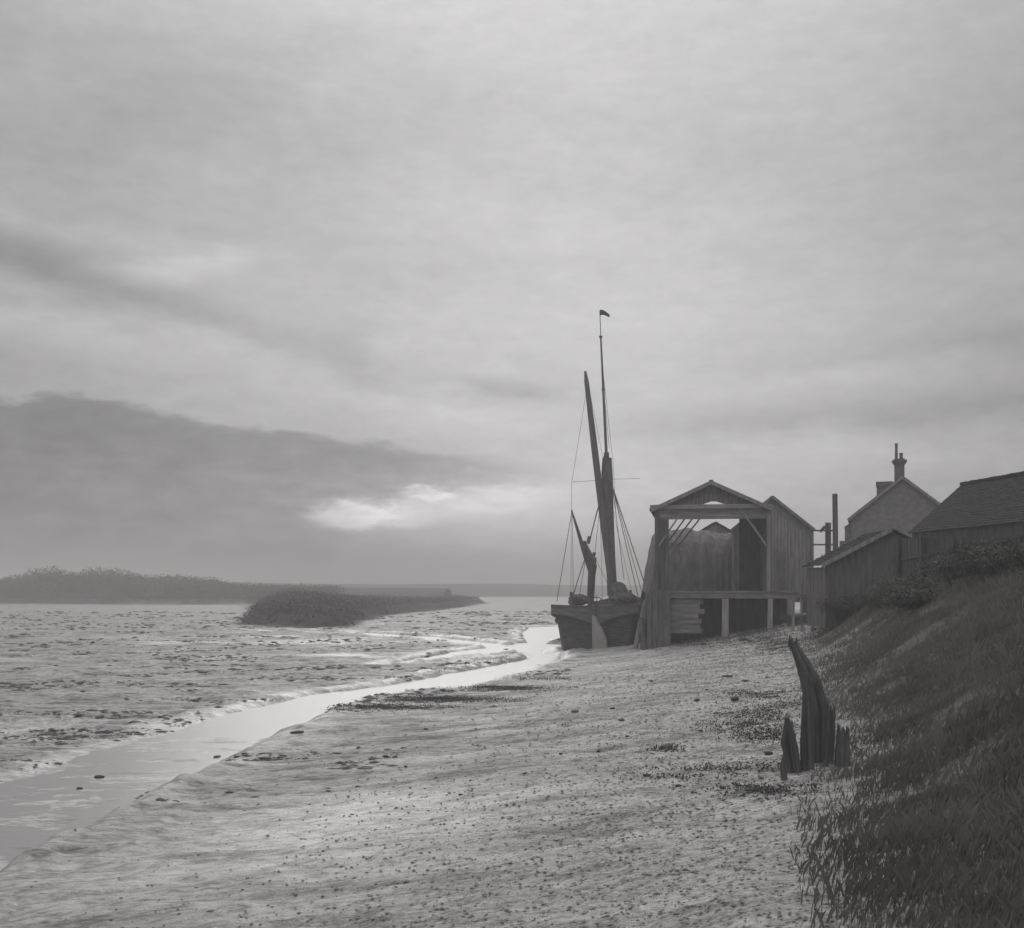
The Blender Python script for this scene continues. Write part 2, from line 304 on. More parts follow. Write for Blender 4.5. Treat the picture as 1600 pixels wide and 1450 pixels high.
# ------------------------------------------------------------------ mesh helpers
class MB:
    def __init__(s): s.v = []; s.f = []
    def add(s, vs, fs):
        o = len(s.v); s.v += [tuple(p) for p in vs]; s.f += [tuple(i + o for i in f) for f in fs]; return s
    def hexa(s, p): return s.add(p, [(0, 3, 2, 1), (4, 5, 6, 7), (0, 1, 5, 4), (1, 2, 6, 5), (2, 3, 7, 6), (3, 0, 4, 7)])   # 4 bottom, 4 top
    def box(s, x0, x1, y0, y1, z0, z1, j=0):
        q = lambda: random.uniform(-j, j) if j else 0
        return s.hexa([(x + q(), y + q(), z + q()) for z in (z0, z1) for x, y in ((x0, y0), (x1, y0), (x1, y1), (x0, y1))])
    def beam(s, a, b, w, h, w2=None, h2=None, up=(0, 0, 1)):
        a, b = Vector(a), Vector(b); d = (b - a).normalized(); u = Vector(up)
        if abs(d.dot(u)) > .97: u = Vector((0, 1, 0))
        r = d.cross(u).normalized(); u = r.cross(d); w2 = w2 or w; h2 = h2 or h
        return s.hexa([a - r * w / 2 - u * h / 2, a + r * w / 2 - u * h / 2, a + r * w / 2 + u * h / 2, a - r * w / 2 + u * h / 2,
                       b - r * w2 / 2 - u * h2 / 2, b + r * w2 / 2 - u * h2 / 2, b + r * w2 / 2 + u * h2 / 2, b - r * w2 / 2 + u * h2 / 2])
    def tube(s, pts, rad, n=8, j=0, cap=True):
        pts = [Vector(p) for p in pts]
        if not hasattr(rad, '__len__'): rad = [rad] * len(pts)
        ring = []
        for i, p in enumerate(pts):
            d = (pts[min(i + 1, len(pts) - 1)] - pts[max(i - 1, 0)]).normalized()
            u = Vector((0, 1, 0)) if abs(d.y) < .9 else Vector((1, 0, 0)); r = d.cross(u).normalized(); u = r.cross(d)
            ring.append([p + (r * math.cos(2 * math.pi * k_ / n) + u * math.sin(2 * math.pi * k_ / n)) * rad[i] * (1 + random.uniform(-j, j)) for k_ in range(n)])
        vs = [q for rr in ring for q in rr]; fs = []
        for i in range(len(pts) - 1):
            for k_ in range(n): fs.append((i * n + k_, i * n + (k_ + 1) % n, (i + 1) * n + (k_ + 1) % n, (i + 1) * n + k_))
        if cap: fs.append(tuple(range(n))[::-1]); fs.append(tuple((len(pts) - 1) * n + k_ for k_ in range(n)))
        return s.add(vs, fs)
    def prism(s, poly, y0, y1):     # polygon in x,z extruded along y
        n = len(poly); vs = [(x, y0, z) for x, z in poly] + [(x, y1, z) for x, z in poly]
        return s.add(vs, [tuple(range(n)), tuple(range(n, 2 * n))[::-1]] + [(i, i + n, (i + 1) % n + n, (i + 1) % n) for i in range(n)])
    def planks(s, x0, x1, zb, zt, y, w=.2, t=.03, gap=.008, j=.012, miss=0, ragged=0):
        """vertical boards in a plane of constant y; zb, zt functions of x"""
        x = x0
        while x < x1 - .02:
            xe = min(x + w * random.uniform(.85, 1.15), x1)
            if random.random() >= miss:
                d = random.uniform(-j, j); rb = random.uniform(0, ragged)
                a, b = x + gap / 2, xe - gap / 2
                s.hexa([(a, y + d, zb(a) + rb), (b, y + d, zb(b) + rb), (b, y + t + d, zb(b) + rb), (a, y + t + d, zb(a) + rb),
                        (a, y + d, zt(a)), (b, y + d, zt(b)), (b, y + t + d, zt(b)), (a, y + t + d, zt(a))])
            x = xe
        return s
    def plane_boards(s, o, e1, e2, l1, l2, w=.2, t=.03, gap=.008, j=.01, miss=0):
        """boards running along e2 (length l2), laid side by side along e1 (length l1)"""
        o, e1, e2 = Vector(o), Vector(e1).normalized(), Vector(e2).normalized(); nn = e1.cross(e2).normalized(); x = 0
        while x < l1 - .02:
            xe = min(x + w * random.uniform(.88, 1.12), l1)
            if random.random() >= miss:
                q = o + nn * random.uniform(-j, j); a, b = x + gap / 2, xe - gap / 2; c = random.uniform(-.02, .02)
                P = [q + e1 * a + e2 * c, q + e1 * b + e2 * c, q + e1 * b + e2 * (l2 + c), q + e1 * a + e2 * (l2 + c)]
                s.hexa(P + [p + nn * t for p in P])
            x = xe
        return s
    def roof(s, a, b, c, d, courses=14, t=.05, tile=.28, lip=.03, j=.012):
        """overlapping tile courses on the slope a-b (eave) to d-c (ridge)"""
        a, b, c, d = map(Vector, (a, b, c, d)); nn = (b - a).cross(d - a).normalized()
        if nn.z < 0: nn = -nn
        for i in range(courses):
            u0, u1 = i / courses, min(1, (i + 1.25) / courses)
            L0, L1 = a.lerp(d, u0), b.lerp(c, u0); H0, H1 = a.lerp(d, u1), b.lerp(c, u1)
            N = max(1, int((L1 - L0).length / tile)); off = .5 * (i % 2)
            k_ = 0.0
            while k_ < N:
                k2 = min(N, (k_ + 1) if k_ or not off else .5)
                f0, f1 = k_ / N, k2 / N; q = nn * (lip + random.uniform(-j, j)); dn = (a - d).normalized() * random.uniform(0, .02)
                p0, p1 = L0.lerp(L1, f0 + .0006) + q + dn, L0.lerp(L1, f1 - .0006) + q + dn; p3, p2 = H0.lerp(H1, f0 + .0006), H0.lerp(H1, f1 - .0006)
                s.hexa([p0 - nn * t, p1 - nn * t, p2 - nn * t, p3 - nn * t, p0, p1, p2, p3]); k_ = k2
        return s
    def build(s, name, material, parent=None, sm=False, loc=None):
        me = bpy.data.meshes.new(name); me.from_pydata(s.v, [], s.f); me.validate(); me.materials.append(material)
        if sm: me.polygons.foreach_set('use_smooth', [True] * len(me.polygons))
        o = bpy.data.objects.new(name, me); COL.objects.link(o)
        if parent: o.parent = parent
        if loc is not None: o.location = loc
        import bmesh
        bm = bmesh.new(); bm.from_mesh(me); bmesh.ops.recalc_face_normals(bm, faces=bm.faces); bm.to_mesh(me); bm.free()
        return o
def tag(o, label=None, cat=None, group=None, kind=None):
    if label: o['label'] = label
    if cat: o['category'] = cat
    if group: o['group'] = group
    if kind: o['kind'] = kind
    return o
def thing(name, label, cat, loc, rz=0, group=None, rx=0, ry=0):
    o = bpy.data.objects.new(name, None); COL.objects.link(o); o.location = loc; o.rotation_euler = (rx, ry, rz); o.empty_display_size = .3
    return tag(o, label, cat, group)
def np_mesh(name, V, Fq, material, sm=True):
    me = bpy.data.meshes.new(name); V = np.asarray(V, np.float32); Fq = np.asarray(Fq, np.int32); k_ = Fq.shape[1]
    me.vertices.add(len(V)); me.vertices.foreach_set('co', V.ravel()); me.loops.add(Fq.size); me.loops.foreach_set('vertex_index', Fq.ravel())
    me.polygons.add(len(Fq)); me.polygons.foreach_set('loop_start', np.arange(0, Fq.size, k_, dtype=np.int32)); me.polygons.foreach_set('loop_total', np.full(len(Fq), k_, np.int32))
    me.update(calc_edges=True); me.polygons.foreach_set('use_smooth', np.full(len(Fq), sm)); me.materials.append(material)
    o = bpy.data.objects.new(name, me); COL.objects.link(o); return o

# ------------------------------------------------------------------ ground and water
def axis(segs):
    out = [segs[0][0]]
    for a, b, d0, g in segs:
        x, d = a, d0
        while x < b - d * .5:
            x += d; d *= g; out.append(min(x, b))
        out[-1] = b
    return np.array(sorted(set(np.round(out, 4))))
neg = -axis([(15, 4500, .14, 1.05)])[::-1]; pos = axis([(20, 4500, .16, 1.06)])
xs = np.concatenate([neg[:-1], axis([(-15, 20, .13, 1)]), pos[1:]])
ys = np.concatenate([-axis([(0, 300, .5, 1.12)])[::-1][:-1], axis([(0, 5, .3, 1), (5, 26, .10, 1), (26, 130, .11, 1.0042), (130, 6000, .6, 1.035)])])
GX, GY = np.meshgrid(xs, ys); nx, ny = len(xs), len(ys)
GZ = ground_z(GX, GY)
idx = np.arange(nx * ny).reshape(ny, nx)
Q = np.stack([idx[:-1, :-1], idx[:-1, 1:], idx[1:, 1:], idx[1:, :-1]], -1).reshape(-1, 4)
ground = np_mesh('ground', np.stack([GX, GY, GZ], -1).reshape(-1, 3), Q, M_MUD)
tag(ground, kind='structure')
xt = toe_x(GY); lw = np.interp(GY, [80, 130, 200], [1, 1, 0])
bankm = smooth(-.8, 3.0, GX - xt + 1.2 * fbm(GX * .7, GY * .5, 3, 101)) * lw
stony = smooth(-7.5, -1.5, GX - xt + 3 * fbm(GX * .2, GY * .12, 3, 103)) * (1 - bankm) * lw
marshm = smooth(-2.6, .2, poly_sd(GX, GY, MARSH) + 3.0 * fbm(GX * .12, GY * .1, 3, 91))
wetm = np.zeros_like(stony)
for i, P in enumerate(CH):
    d_, w_ = pline_d(GX, GY, P); wetm = np.maximum(wetm, np.exp(-np.maximum(0, (d_ - w_ - .3 - .8 * (fbm(GX * .9, GY * .9, 3, 111) + .5)) / .7)))
wetm = np.maximum(wetm, smooth(41, 34, GY) * smooth(3.2, 1.8, np.abs(GX + 8.5 - (GY - 28) * .06) + 2.2 * fbm(GX * .5, GY * .35, 4, 113)))
wetm = np.maximum(wetm, .8 * smooth(.1, .25, fbm(GX * .06, GY * .12, 4, 115)) * (1 - stony) * (1 - bankm) * smooth(150, 90, GY)) * (1 - marshm)
ca = ground.data.color_attributes.new('soil', 'FLOAT_COLOR', 'POINT')
ca.data.foreach_set('color', np.stack([stony, bankm, marshm, wetm], -1).reshape(-1).astype(np.float32))
water = MB().add([(-5000, -280, 0), (5000, -280, 0), (5000, 6500, 0), (-5000, 6500, 0)], [(0, 1, 2, 3)]).build('water', M_WATER); tag(water, kind='structure')

# distant land: low hills across the estuary
def ridge(name, pts, Y0, depth, m_, base=-1, seed=0, rough=.15):
    """pts: (px, py) skyline; builds solid rounded land behind distance Y0"""
    pxs = np.linspace(pts[0][0], pts[-1][0], 260); pys = np.interp(pxs, [p[0] for p in pts], [p[1] for p in pts])
    rows = 9; V_ = []; 
    for r in range(rows):
        t_ = r / (rows - 1); Yr = Y0 + depth * t_; prof = math.sin(math.pi * min(1, t_ * 1.0)) ** .6 if 0 < t_ < 1 else 0
        Yp = Y0 + depth * .5
        X_ = (pxs - CX) * (Yp) / F; Zt = EYE + (HY - pys) * Yp / F
        Zr = base + (Zt - base) * prof * (1 + rough * fbm(pxs * .06, pxs * 0 + r * 3.1, 4, seed) * (prof < .98) + 0)
        V_ += list(zip(X_, np.full_like(X_, Yr), Zr))
    n_ = len(pxs); ii = np.arange(n_ * rows).reshape(rows, n_)
    q_ = np.stack([ii[:-1, :-1], ii[:-1, 1:], ii[1:, 1:], ii[1:, :-1]], -1).reshape(-1, 4)
    o = np_mesh(name, V_, q_, m_); return tag(o, kind='structure')
ridge('hills', [(-900, 900), (-300, 903), (100, 905), (340, 909), (480, 912), (600, 913), (760, 912), (820, 912), (870, 914), (960, 915), (1100, 913), (1400, 909), (2200, 904)], 560, 160, M_HILL, seed=5, rough=.1)

# leaf clumps
def leaves(C, Rr, n, size, flat=.9, seed=0, shell=.55, up=.3):
    """n small quads spread through ellipsoids; C (k,3) centres, Rr (k,3) radii"""
    g = np.random.default_rng(seed); C = np.asarray(C, float); Rr = np.asarray(Rr, float)
    vol = (Rr[:, 0] * Rr[:, 1] * Rr[:, 2]) ** (.75); kk = g.choice(len(C), n, p=vol / vol.sum())
    d = g.normal(size=(n, 3)); d /= np.linalg.norm(d, axis=1)[:, None]; r = g.uniform(shell, 1.08, (n, 1)) 
    p = C[kk] + d * Rr[kk] * r
    a = g.normal(size=(n, 3)); a /= np.linalg.norm(a, axis=1)[:, None]; b = np.cross(a, d); b /= np.linalg.norm(b, axis=1)[:, None] + 1e-9
    sz = size * g.uniform(.5, 1.4, (n, 1)); a = a * sz; b = b * sz * .6
    V_ = np.stack([p - a, p - b, p + a, p + b], 1).reshape(-1, 3)
    return V_, np.arange(4 * n).reshape(n, 4)
# far wood on the left shore
cs, rs = [], []
sky_l = [(-260, 900), (-120, 893), (0, 905), (25, 899), (50, 889), (90, 888), (110, 896), (140, 889), (190, 890), (205, 897), (240, 898), (290, 900), (335, 903), (350, 910), (420, 913), (540, 915)]
for i in range(480):
    px = -260 + 790 * (i + random.random()) / 480; Y = random.uniform(300, 350)
    top = EYE + (HY - np.interp(px, [p[0] for p in sky_l], [p[1] for p in sky_l])) * 325 / F
    x = (px - CX) * Y / F; r = random.uniform(1.2, 3.2) * min(1, top / 6); g0 = 1.2
    hgt = max(1.0, (top - g0)) * random.choice([1.02, 1, .95, .85, .7])
    cs.append((x, Y, g0 + hgt * .5)); rs.append((r * 1.5, r, hgt * .52))
V_, F_ = leaves(cs, rs, 130000, .30, seed=3, shell=.25)
wood = np_mesh('wood', V_, F_, M_FAR, False); tag(wood, 'long low mass of trees on the far left shore', 'wood', kind='stuff')
wood_hill = ridge('hill_shore', [(-700, 918), (-260, 905), (0, 908), (50, 901), (200, 901), (330, 909), (400, 916), (520, 918), (700, 919)], 318, 60, M_HILL, seed=9, rough=.2)
# scrub and rank grass along the marsh point
g = np.random.default_rng(5); P_ = []
while len(P_) < 5200:
    t_ = g.random(); Y = 116 * (430 / 116) ** g.random(); lo_, hi_ = -.46 * Y, -.03 * Y
    x = g.uniform(lo_, hi_); 
    P_.append((x, Y))
P_ = np.array(P_); sdv = poly_sd(P_[:, 0], P_[:, 1], MARSH); P_ = P_[(sdv > -.2)]; sdv = sdv[sdv > -.2]
hz = ground_z(P_[:, 0], P_[:, 1]); hg = .6 + 2.2 * np.clip(.5 + 1.6 * fbm(P_[:, 0] * .05, P_[:, 1] * .03, 3, 17), 0, 1) * smooth(118, 150, P_[:, 1]) * smooth(-1, 6, sdv) * (.25 + .75 * smooth(330, 200, P_[:, 1] + 1.2 * (P_[:, 0] + 40)))
C_ = np.stack([P_[:, 0], P_[:, 1], hz + hg * .45], -1); R_ = np.stack([.8 + hg * .7, .8 + hg * .7, hg * .6], -1)
V_, F_ = leaves(C_, R_, 160000, .17, seed=8, shell=.15)
scrub = np_mesh('marsh_scrub', V_, F_, M_FAR, False); tag(scrub, 'dark rank scrub covering the marsh point across the creek', 'scrub', kind='stuff')

# ------------------------------------------------------------------ sailing barge (seen from astern)
BY = 69.0; bx = (931 - CX) * BY / F
YAW = -R(10.2)
barge = thing('sailing_barge', 'tarred flat-bottomed sailing barge grounded on the mud, stern towards us', 'barge', (bx, BY, .02), YAW, ry=R(-.9))
def bl(px, py, yl):
    """local barge point seen at pixel px,py at local distance yl along the keel"""
    inv = barge.matrix_basis.inverted()
    # the ray from the eye meets the plane local y = yl
    o = inv @ Vector((0, 0, EYE)); d = (inv.to_3x3() @ Vector(((px - CX) / F, 1, (HY - py) / F)))
    return o + d * ((yl - o.y) / d.y)
st = [  # y, half beam top, half beam bilge, keel z, rail z
 (0.0, 2.30, 1.75, .22, 2.62), (.9, 2.50, 2.02, .10, 2.52), (2.5, 2.66, 2.3, 0, 2.38), (5, 2.78, 2.5, 0, 2.2), (9, 2.85, 2.62, 0, 2.05), (14, 2.85, 2.6, 0, 2.1), (18, 2.72, 2.4, 0, 2.3), (21, 2.3, 1.8, .02, 2.6), (23, 1.35, .8, .1, 2.85), (24, .12, .08, .3, 3.0)]
h = MB(); NS = 13
for y, wt, wb, kz, rz_ in st:
    sec = []
    for i in range(NS):
        t_ = i / (NS - 1)                       # keel -> rail
        if t_ < .35: x, z = wb * t_ / .35 * .93, kz
        else:
            u = (t_ - .35) / .65; x = wb + (wt - wb) * u ** .7; z = kz + .05 + (rz_ - kz - .05) * u
        sec.append((x, z))
    full = [(-x, z) for x, z in sec[::-1]] + sec[1:]
    h.v += [(x, y, z) for x, z in full]
n_ = 2 * NS - 1
for i in range(len(st) - 1):
    for k_ in range(n_ - 1): h.f.append((i * n_ + k_, i * n_ + k_ + 1, (i + 1) * n_ + k_ + 1, (i + 1) * n_ + k_))
h.f.append(tuple(range(n_)))
hull = h.build('hull', M_TAR, barge)
# rubbing strakes on hull
for sgn in (-1, 1):
    b = MB()
    for (y0, a0, _, _, r0), (y1, a1, _, _, r1) in zip(st[:-1], st[1:]):
        b.beam((sgn * (a0 + .03), y0, r0 - .42), (sgn * (a1 + .03), y1, r1 - .42), .09, .13)
    b.build('rubbing_strake', M_DARK, hull)
# transom: raised board with two arched lower edges
tp = []
for i in range(25):
    x = -2.62 + 5.24 * i / 24; tp.append((x, 2.98 - .10 * (1 - (x / 2.62) ** 2)))
low = []
for i in range(41):
    x = 2.62 - 5.24 * i / 40; a = abs(x); low.append((x * (1 - .0), 2.50 - .62 * max(0, 1 - ((a - .12) / 2.5)) ** 1.7 if a > .12 else 1.86))
tr = MB().prism(tp + low, -.34, -.18).build('transom', M_TRAN, barge)
cap = MB()
for i in range(24): cap.beam((tp[i][0], -.26, tp[i][1] + .05), (tp[i + 1][0], -.26, tp[i + 1][1] + .05), .26, .12)
cap.build('taffrail', M_DARK, tr)
for sgn in (-1, 1):
    MB().hexa([(sgn * 2.62, -.30, 2.42), (sgn * 2.74, 2.6, 2.2), (sgn * 2.68, 2.6, 2.2), (sgn * 2.52, -.2, 2.42), (sgn * 2.62, -.30, 3.0), (sgn * 2.74, 2.6, 2.78), (sgn * 2.68, 2.6, 2.78), (sgn * 2.52, -.2, 3.0)]).build('quarter_board', M_TAR, barge)
bw_ = MB()
for sgn in (-1, 1):
    for (y0, a0, _, _, r0), (y1, a1, _, _, r1) in zip(st[2:-1], st[3:]):
        bw_.hexa([(sgn * a0, y0, r0 - .02), (sgn * a1, y1, r1 - .02), (sgn * (a1 - .07), y1, r1 - .02), (sgn * (a0 - .07), y0, r0 - .02), (sgn * a0, y0, r0 + .42), (sgn * a1, y1, r1 + .42), (sgn * (a1 - .07), y1, r1 + .42), (sgn * (a0 - .07), y0, r0 + .42)])
bw_.build('bulwark', M_TAR, barge)
dk = MB()
for (y0, a0, _, _, r0), (y1, a1, _, _, r1) in zip(st[:-1], st[1:]):
    dk.hexa([(-a0 + .09, y0, r0 - .2), (a0 - .09, y0, r0 - .2), (a1 - .09, y1, r1 - .2), (-a1 + .09, y1, r1 - .2), (-a0 + .09, y0, r0 - .12), (a0 - .09, y0, r0 - .12), (a1 - .09, y1, r1 - .12), (-a1 + .09, y1, r1 - .12)])
dk.build('deck', M_WOOD, barge)
MB().beam((0, -.10, .12), (0, -.30, 2.5), .22, .26).build('sternpost', M_DARK, barge)
# pale rudder swung over
rd = MB().prism([(-.12, .12), (.78, .10), (.86, .5), (.82, 1.0), (.62, 1.45), (.28, 1.95), (.10, 2.35), (-.12, 2.4)], -.10, .06)
ro_ = rd.build('rudder', M_RUD, barge, loc=(0, -.42, 0)); ro_.rotation_euler = (0, 0, R(-28))
MB().tube([(0, -.42, 2.2), (0, -.44, 3.1)], .09).build('rudder_head', M_SPAR, barge)
wh = MB(); 
for i in range(16):
    a0, a1 = 2 * math.pi * i / 16, 2 * math.pi * (i + 1) / 16
    wh.beam((.42 * math.cos(a0), 0, .42 * math.sin(a0)), (.42 * math.cos(a1), 0, .42 * math.sin(a1)), .05, .06)
for i in range(4):
    a0 = math.pi * i / 4; wh.beam((.55 * math.cos(a0), 0, .55 * math.sin(a0)), (-.55 * math.cos(a0), 0, -.55 * math.sin(a0)), .035, .035)
wh.build('steering_wheel', M_DARK, barge, loc=(0, .9, 3.05))
cab = MB().box(-1.15, 1.15, 3.4, 5.9, 2.1, 2.85).box(-1.22, 1.22, 3.33, 5.97, 2.85, 2.93).build('cabin_top', M_DARK, barge)
MB().box(-.9, -.3, 4.2, 5.1, 2.932, 3.16).box(-.93, -.27, 4.17, 5.13, 3.16, 3.2).build('companion_hatch', M_DARK, cab)
MB().tube([(.7, 4.6, 2.93), (.7, 4.6, 3.35)], .06).build('stove_pipe', M_DARK, cab)
hc = MB().box(-1.7, 1.7, 7.4, 12.0, 2.0, 2.65).prism([(-1.75, 2.65), (1.75, 2.65), (.9, 2.86), (-.9, 2.86)], 7.36, 12.05).build('main_hatch', M_SAIL, barge)
MB().box(-1.5, 1.5, 17.2, 19.4, 2.1, 2.75).build('fore_hatch', M_SAIL, barge)
# davits / timber heads at the quarters
for (px, py0, py1, yl) in ((893, 944, 925, 1.2), (985, 942, 922, 3.0), (899, 944, 930, 2.2)):
    a = bl(px, py0, yl); b = bl(px - .5, py1, yl); MB().tube([(a.x, yl, a.z - .3), (b.x, yl, b.z)], [.14, .1], 6).build('timber_head', M_DARK, barge)
# stern furniture: heaped rope and gear
def lump(name, c, r, material, parent, n=220, seed=1, j=.18):
    g_ = np.random.default_rng(seed); me = MB(); la, lo_ = 8, 14; vs = []
    for i in range(la + 1):
        for k_ in range(lo_):
            th, ph = math.pi * i / la, 2 * math.pi * k_ / lo_; q_ = 1 + g_.uniform(-j, j)
            vs.append((c[0] + r[0] * q_ * math.sin(th) * math.cos(ph), c[1] + r[1] * q_ * math.sin(th) * math.sin(ph), c[2] + r[2] * q_ * math.cos(th)))
    fs = [(i * lo_ + k_, i * lo_ + (k_ + 1) % lo_, (i + 1) * lo_ + (k_ + 1) % lo_, (i + 1) * lo_ + k_) for i in range(la) for k_ in range(lo_)]
    me.add(vs, fs); return me.build(name, material, parent)
lump('heaped_gear', bl(905, 938, 1.8), (.75, .5, .35), M_SAIL, barge, seed=2)
lump('heaped_gear', bl(975, 936, 2.6), (.8, .6, .4), M_SAIL, barge, seed=3)
# mizzen
YM, YN = 2.2, 14.5
a, b = bl(923, 948, YM), bl(928, 871, YM)
MB().tube([(a.x, YM, 2.2), a, b], [.19, .19, .16], 10).build('mizzen_mast', M_SPAR, barge)
a, b = bl(926, 905, YM - .25), bl(893, 797, YM - .5)
MB().tube([a, a.lerp(b, .4), b], [.13, .15, .045], 8).build('mizzen_sprit', M_SPAR, barge)
# furled mizzen: bundled canvas against the mast, swelling where it is brailed up
pts = [bl(920, 940, YM - .2), bl(924, 905, YM - .25), bl(926.5, 885, YM - .3), bl(922, 873, YM - .3), bl(911, 846, YM - .35)]
MB().tube([pts[0].lerp(pts[-1], 0)] + pts[1:], [.14, .22, .25, .27, .14], 10, .12).build('furled_mizzen_sail', M_SAIL, barge)
MB().tube([bl(927, 870, YM), bl(929, 863, YM)], .1, 8).build('mizzen_masthead', M_DARK, barge)
# mainmast
a, b = bl(957, 935, YN), bl(947.5, 707, YN)
mm_ = MB().tube([(a.x, YN, 2.0), a, a.lerp(b, .5), b], [.24, .24, .23, .19], 12).build('mainmast', M_SPAR, barge)
c1 = bl(947.5, 722, YN)
MB().box(-.26, .26, -.2, .2, -.35, .0).box(-.2, .2, -.16, .16, 0.0, .42).build('mast_cap', M_DARK, mm_, loc=(c1.x, YN, c1.z))
for py in (735, 748):
    c1 = bl(947.8 + (py - 735) * .03, py, YN); MB().box(-.33, .33, -.3, .3, -.09, .09).build('crosstree', M_DARK, mm_, loc=(c1.x, YN, c1.z))
a, b = bl(949, 742, YN - .32), bl(938.7, 527, YN - .3)
tm = MB().tube([a, a.lerp(b, .5), b], [.11, .095, .06], 8).build('topmast', M_SPAR, barge)
MB().tube([b - Vector((0, 0, .05)), b + Vector((0, 0, .1))], .12, 8).build('truck', M_DARK, tm)
b2 = bl(937.2, 485, YN - .3)
MB().tube([b, b2], .03, 6).build('flag_staff', M_SPAR, tm)
c1 = bl(942.5, 609, YN - .3); MB().tube([c1 - Vector((0, 0, .1)), c1 + Vector((0, 0, .1))], .11, 8).build('iron_band', M_DARK, tm)
fl = MB(); fp = [(937.4, 484, 492.5), (940, 483.8, 492.5), (943.5, 484.8, 492), (947, 487, 493.5), (950, 489.5, 495), (952.6, 492, 495.6)]
for i, (px, ya, yb) in enumerate(fp):
    yy = YN - .3 + .12 * math.sin(i * 1.4); fl.v += [bl(px, ya, yy), bl(px, yb, yy), bl(px, ya, yy + .012), bl(px, yb, yy + .012)]
for i in range(len(fp) - 1):
    o_ = 4 * i; fl.f += [(o_, o_ + 1, o_ + 5, o_ + 4), (o_ + 2, o_ + 3, o_ + 7, o_ + 6), (o_, o_ + 2, o_ + 6, o_ + 4), (o_ + 1, o_ + 3, o_ + 7, o_ + 5)]
fl.f += [(0, 1, 3, 2), (20, 21, 23, 22)]
fl.build('flag', M_FLAG, tm)
# sprit
a, b = bl(955, 918, YN - .55), bl(914.5, 580, YN - 1.0)
MB().tube([a, a.lerp(b, .3), a.lerp(b, .65), a.lerp(b, .95), b], [.2, .25, .24, .17, .08], 12).build('sprit', M_SPAR, barge)
# furled mainsail brailed to the mast
pts = [bl(958, 930, YN - .35), bl(956, 905, YN - .3), bl(953.5, 870, YN - .35), bl(951.5, 835, YN - .35), bl(950, 800, YN - .35), bl(949.5, 770, YN - .35), bl(948.5, 740, YN - .35), bl(948, 716, YN - .3)]
MB().tube(pts, [.42, .38, .37, .37, .38, .42, .42, .34], 12, .09).build('furled_mainsail', M_SAIL, barge)
lump('heaped_sail', bl(966, 928, YN - .6), (.7, .5, .75), M_SAIL, barge, seed=5, j=.2)
def rope(name, pts, r=.022, sag=0, nseg=8):
    P = [Vector(p) for p in pts]; out = []
    for i in range(len(P) - 1):
        for k_ in range(nseg): 
            t_ = k_ / nseg; q_ = P[i].lerp(P[i + 1], t_); q_.z -= sag * 4 * t_ * (1 - t_); out.append(q_)
    out.append(P[-1]); return MB().tube(out, r, 5).build(name, M_ROPE, barge)
def rp(*a, **k_): return rope('rope', [bl(*q_) for q_ in a], **k_)
hd = (957, 760, YN)
for (px, py, yl, r_) in ((1008, 915, YN - 1.2, .035), (997, 932, YN - 2.0, .028), (1004, 930, YN + .4, .024), (975, 905, YN + .8, .022)):
    rope('shroud', [bl(*hd), bl(px, py, yl)], r=r_)
for (px, py, yl, r_) in ((936, 786, YN, .03), ):
    rope('brail', [bl(945, 772, YN), bl(934, 795, YN - 1), bl(921, 846, YN - 1.6), bl(919, 850, YN - 1.6)], r=.045)
MB().tube([bl(921.5, 838, YN - 1.6), bl(918.5, 849, YN - 1.6)], .13, 6).build('block', M_DARK, barge)
rope('brail', [bl(938, 785, YN - .8), bl(929, 870, 8), bl(928, 930, 6)], r=.018)
rope('brail', [bl(936, 786, YN - .8), bl(940, 860, 8), bl(941, 938, 6)], r=.014)
rope('vang', [bl(918, 600, YN - 1), bl(893, 756, 6), bl(892, 935, 1.0)], r=.012)
rope('vang', [bl(919, 600, YN - 1), bl(965, 830, 9), bl(987, 925, 3.0)], r=.012)
rope('mizzen_shroud', [bl(893.5, 799, YM - .5), bl(870, 940, .4)], r=.02)
rope('mizzen_shroud', [bl(894, 799, YM - .5), bl(896, 935, 2.0)], r=.014)
rope('mizzen_shroud', [bl(918, 862, YM), bl(896, 930, 1.2)], r=.03, sag=-.1)
rope('mizzen_shroud', [bl(915, 872, YM), bl(905, 932, 1.0)], r=.018)
rope('mizzen_shroud', [bl(928, 868, YM), bl(962, 938, 3.0)], r=.012)
rope('stay', [bl(948, 749, YN), bl(1000, 747.5, 23.5)], r=.014)
rope('stay', [bl(946, 750, YN), bl(895, 753, 3.0)], r=.014)
rope('stay', [bl(940, 560, YN), bl(958, 725, YN), bl(962, 800, YN)], r=.014)
rope('stay', [bl(944.5, 620, YN), bl(952, 700, YN)], r=.014)
for sgn in (-1, 1):       # leeboards, hoisted along each side
    lb = MB().prism([(0, 0), (3.6, -.7), (4.4, -.3), (4.6, .4), (4.2, 1.0), (.1, .5)], -.06, .06).build('leeboard', M_DARK, barge, loc=(sgn * 2.97, 13, 1.75)); lb.rotation_euler = (0, 0, R(-90)) 

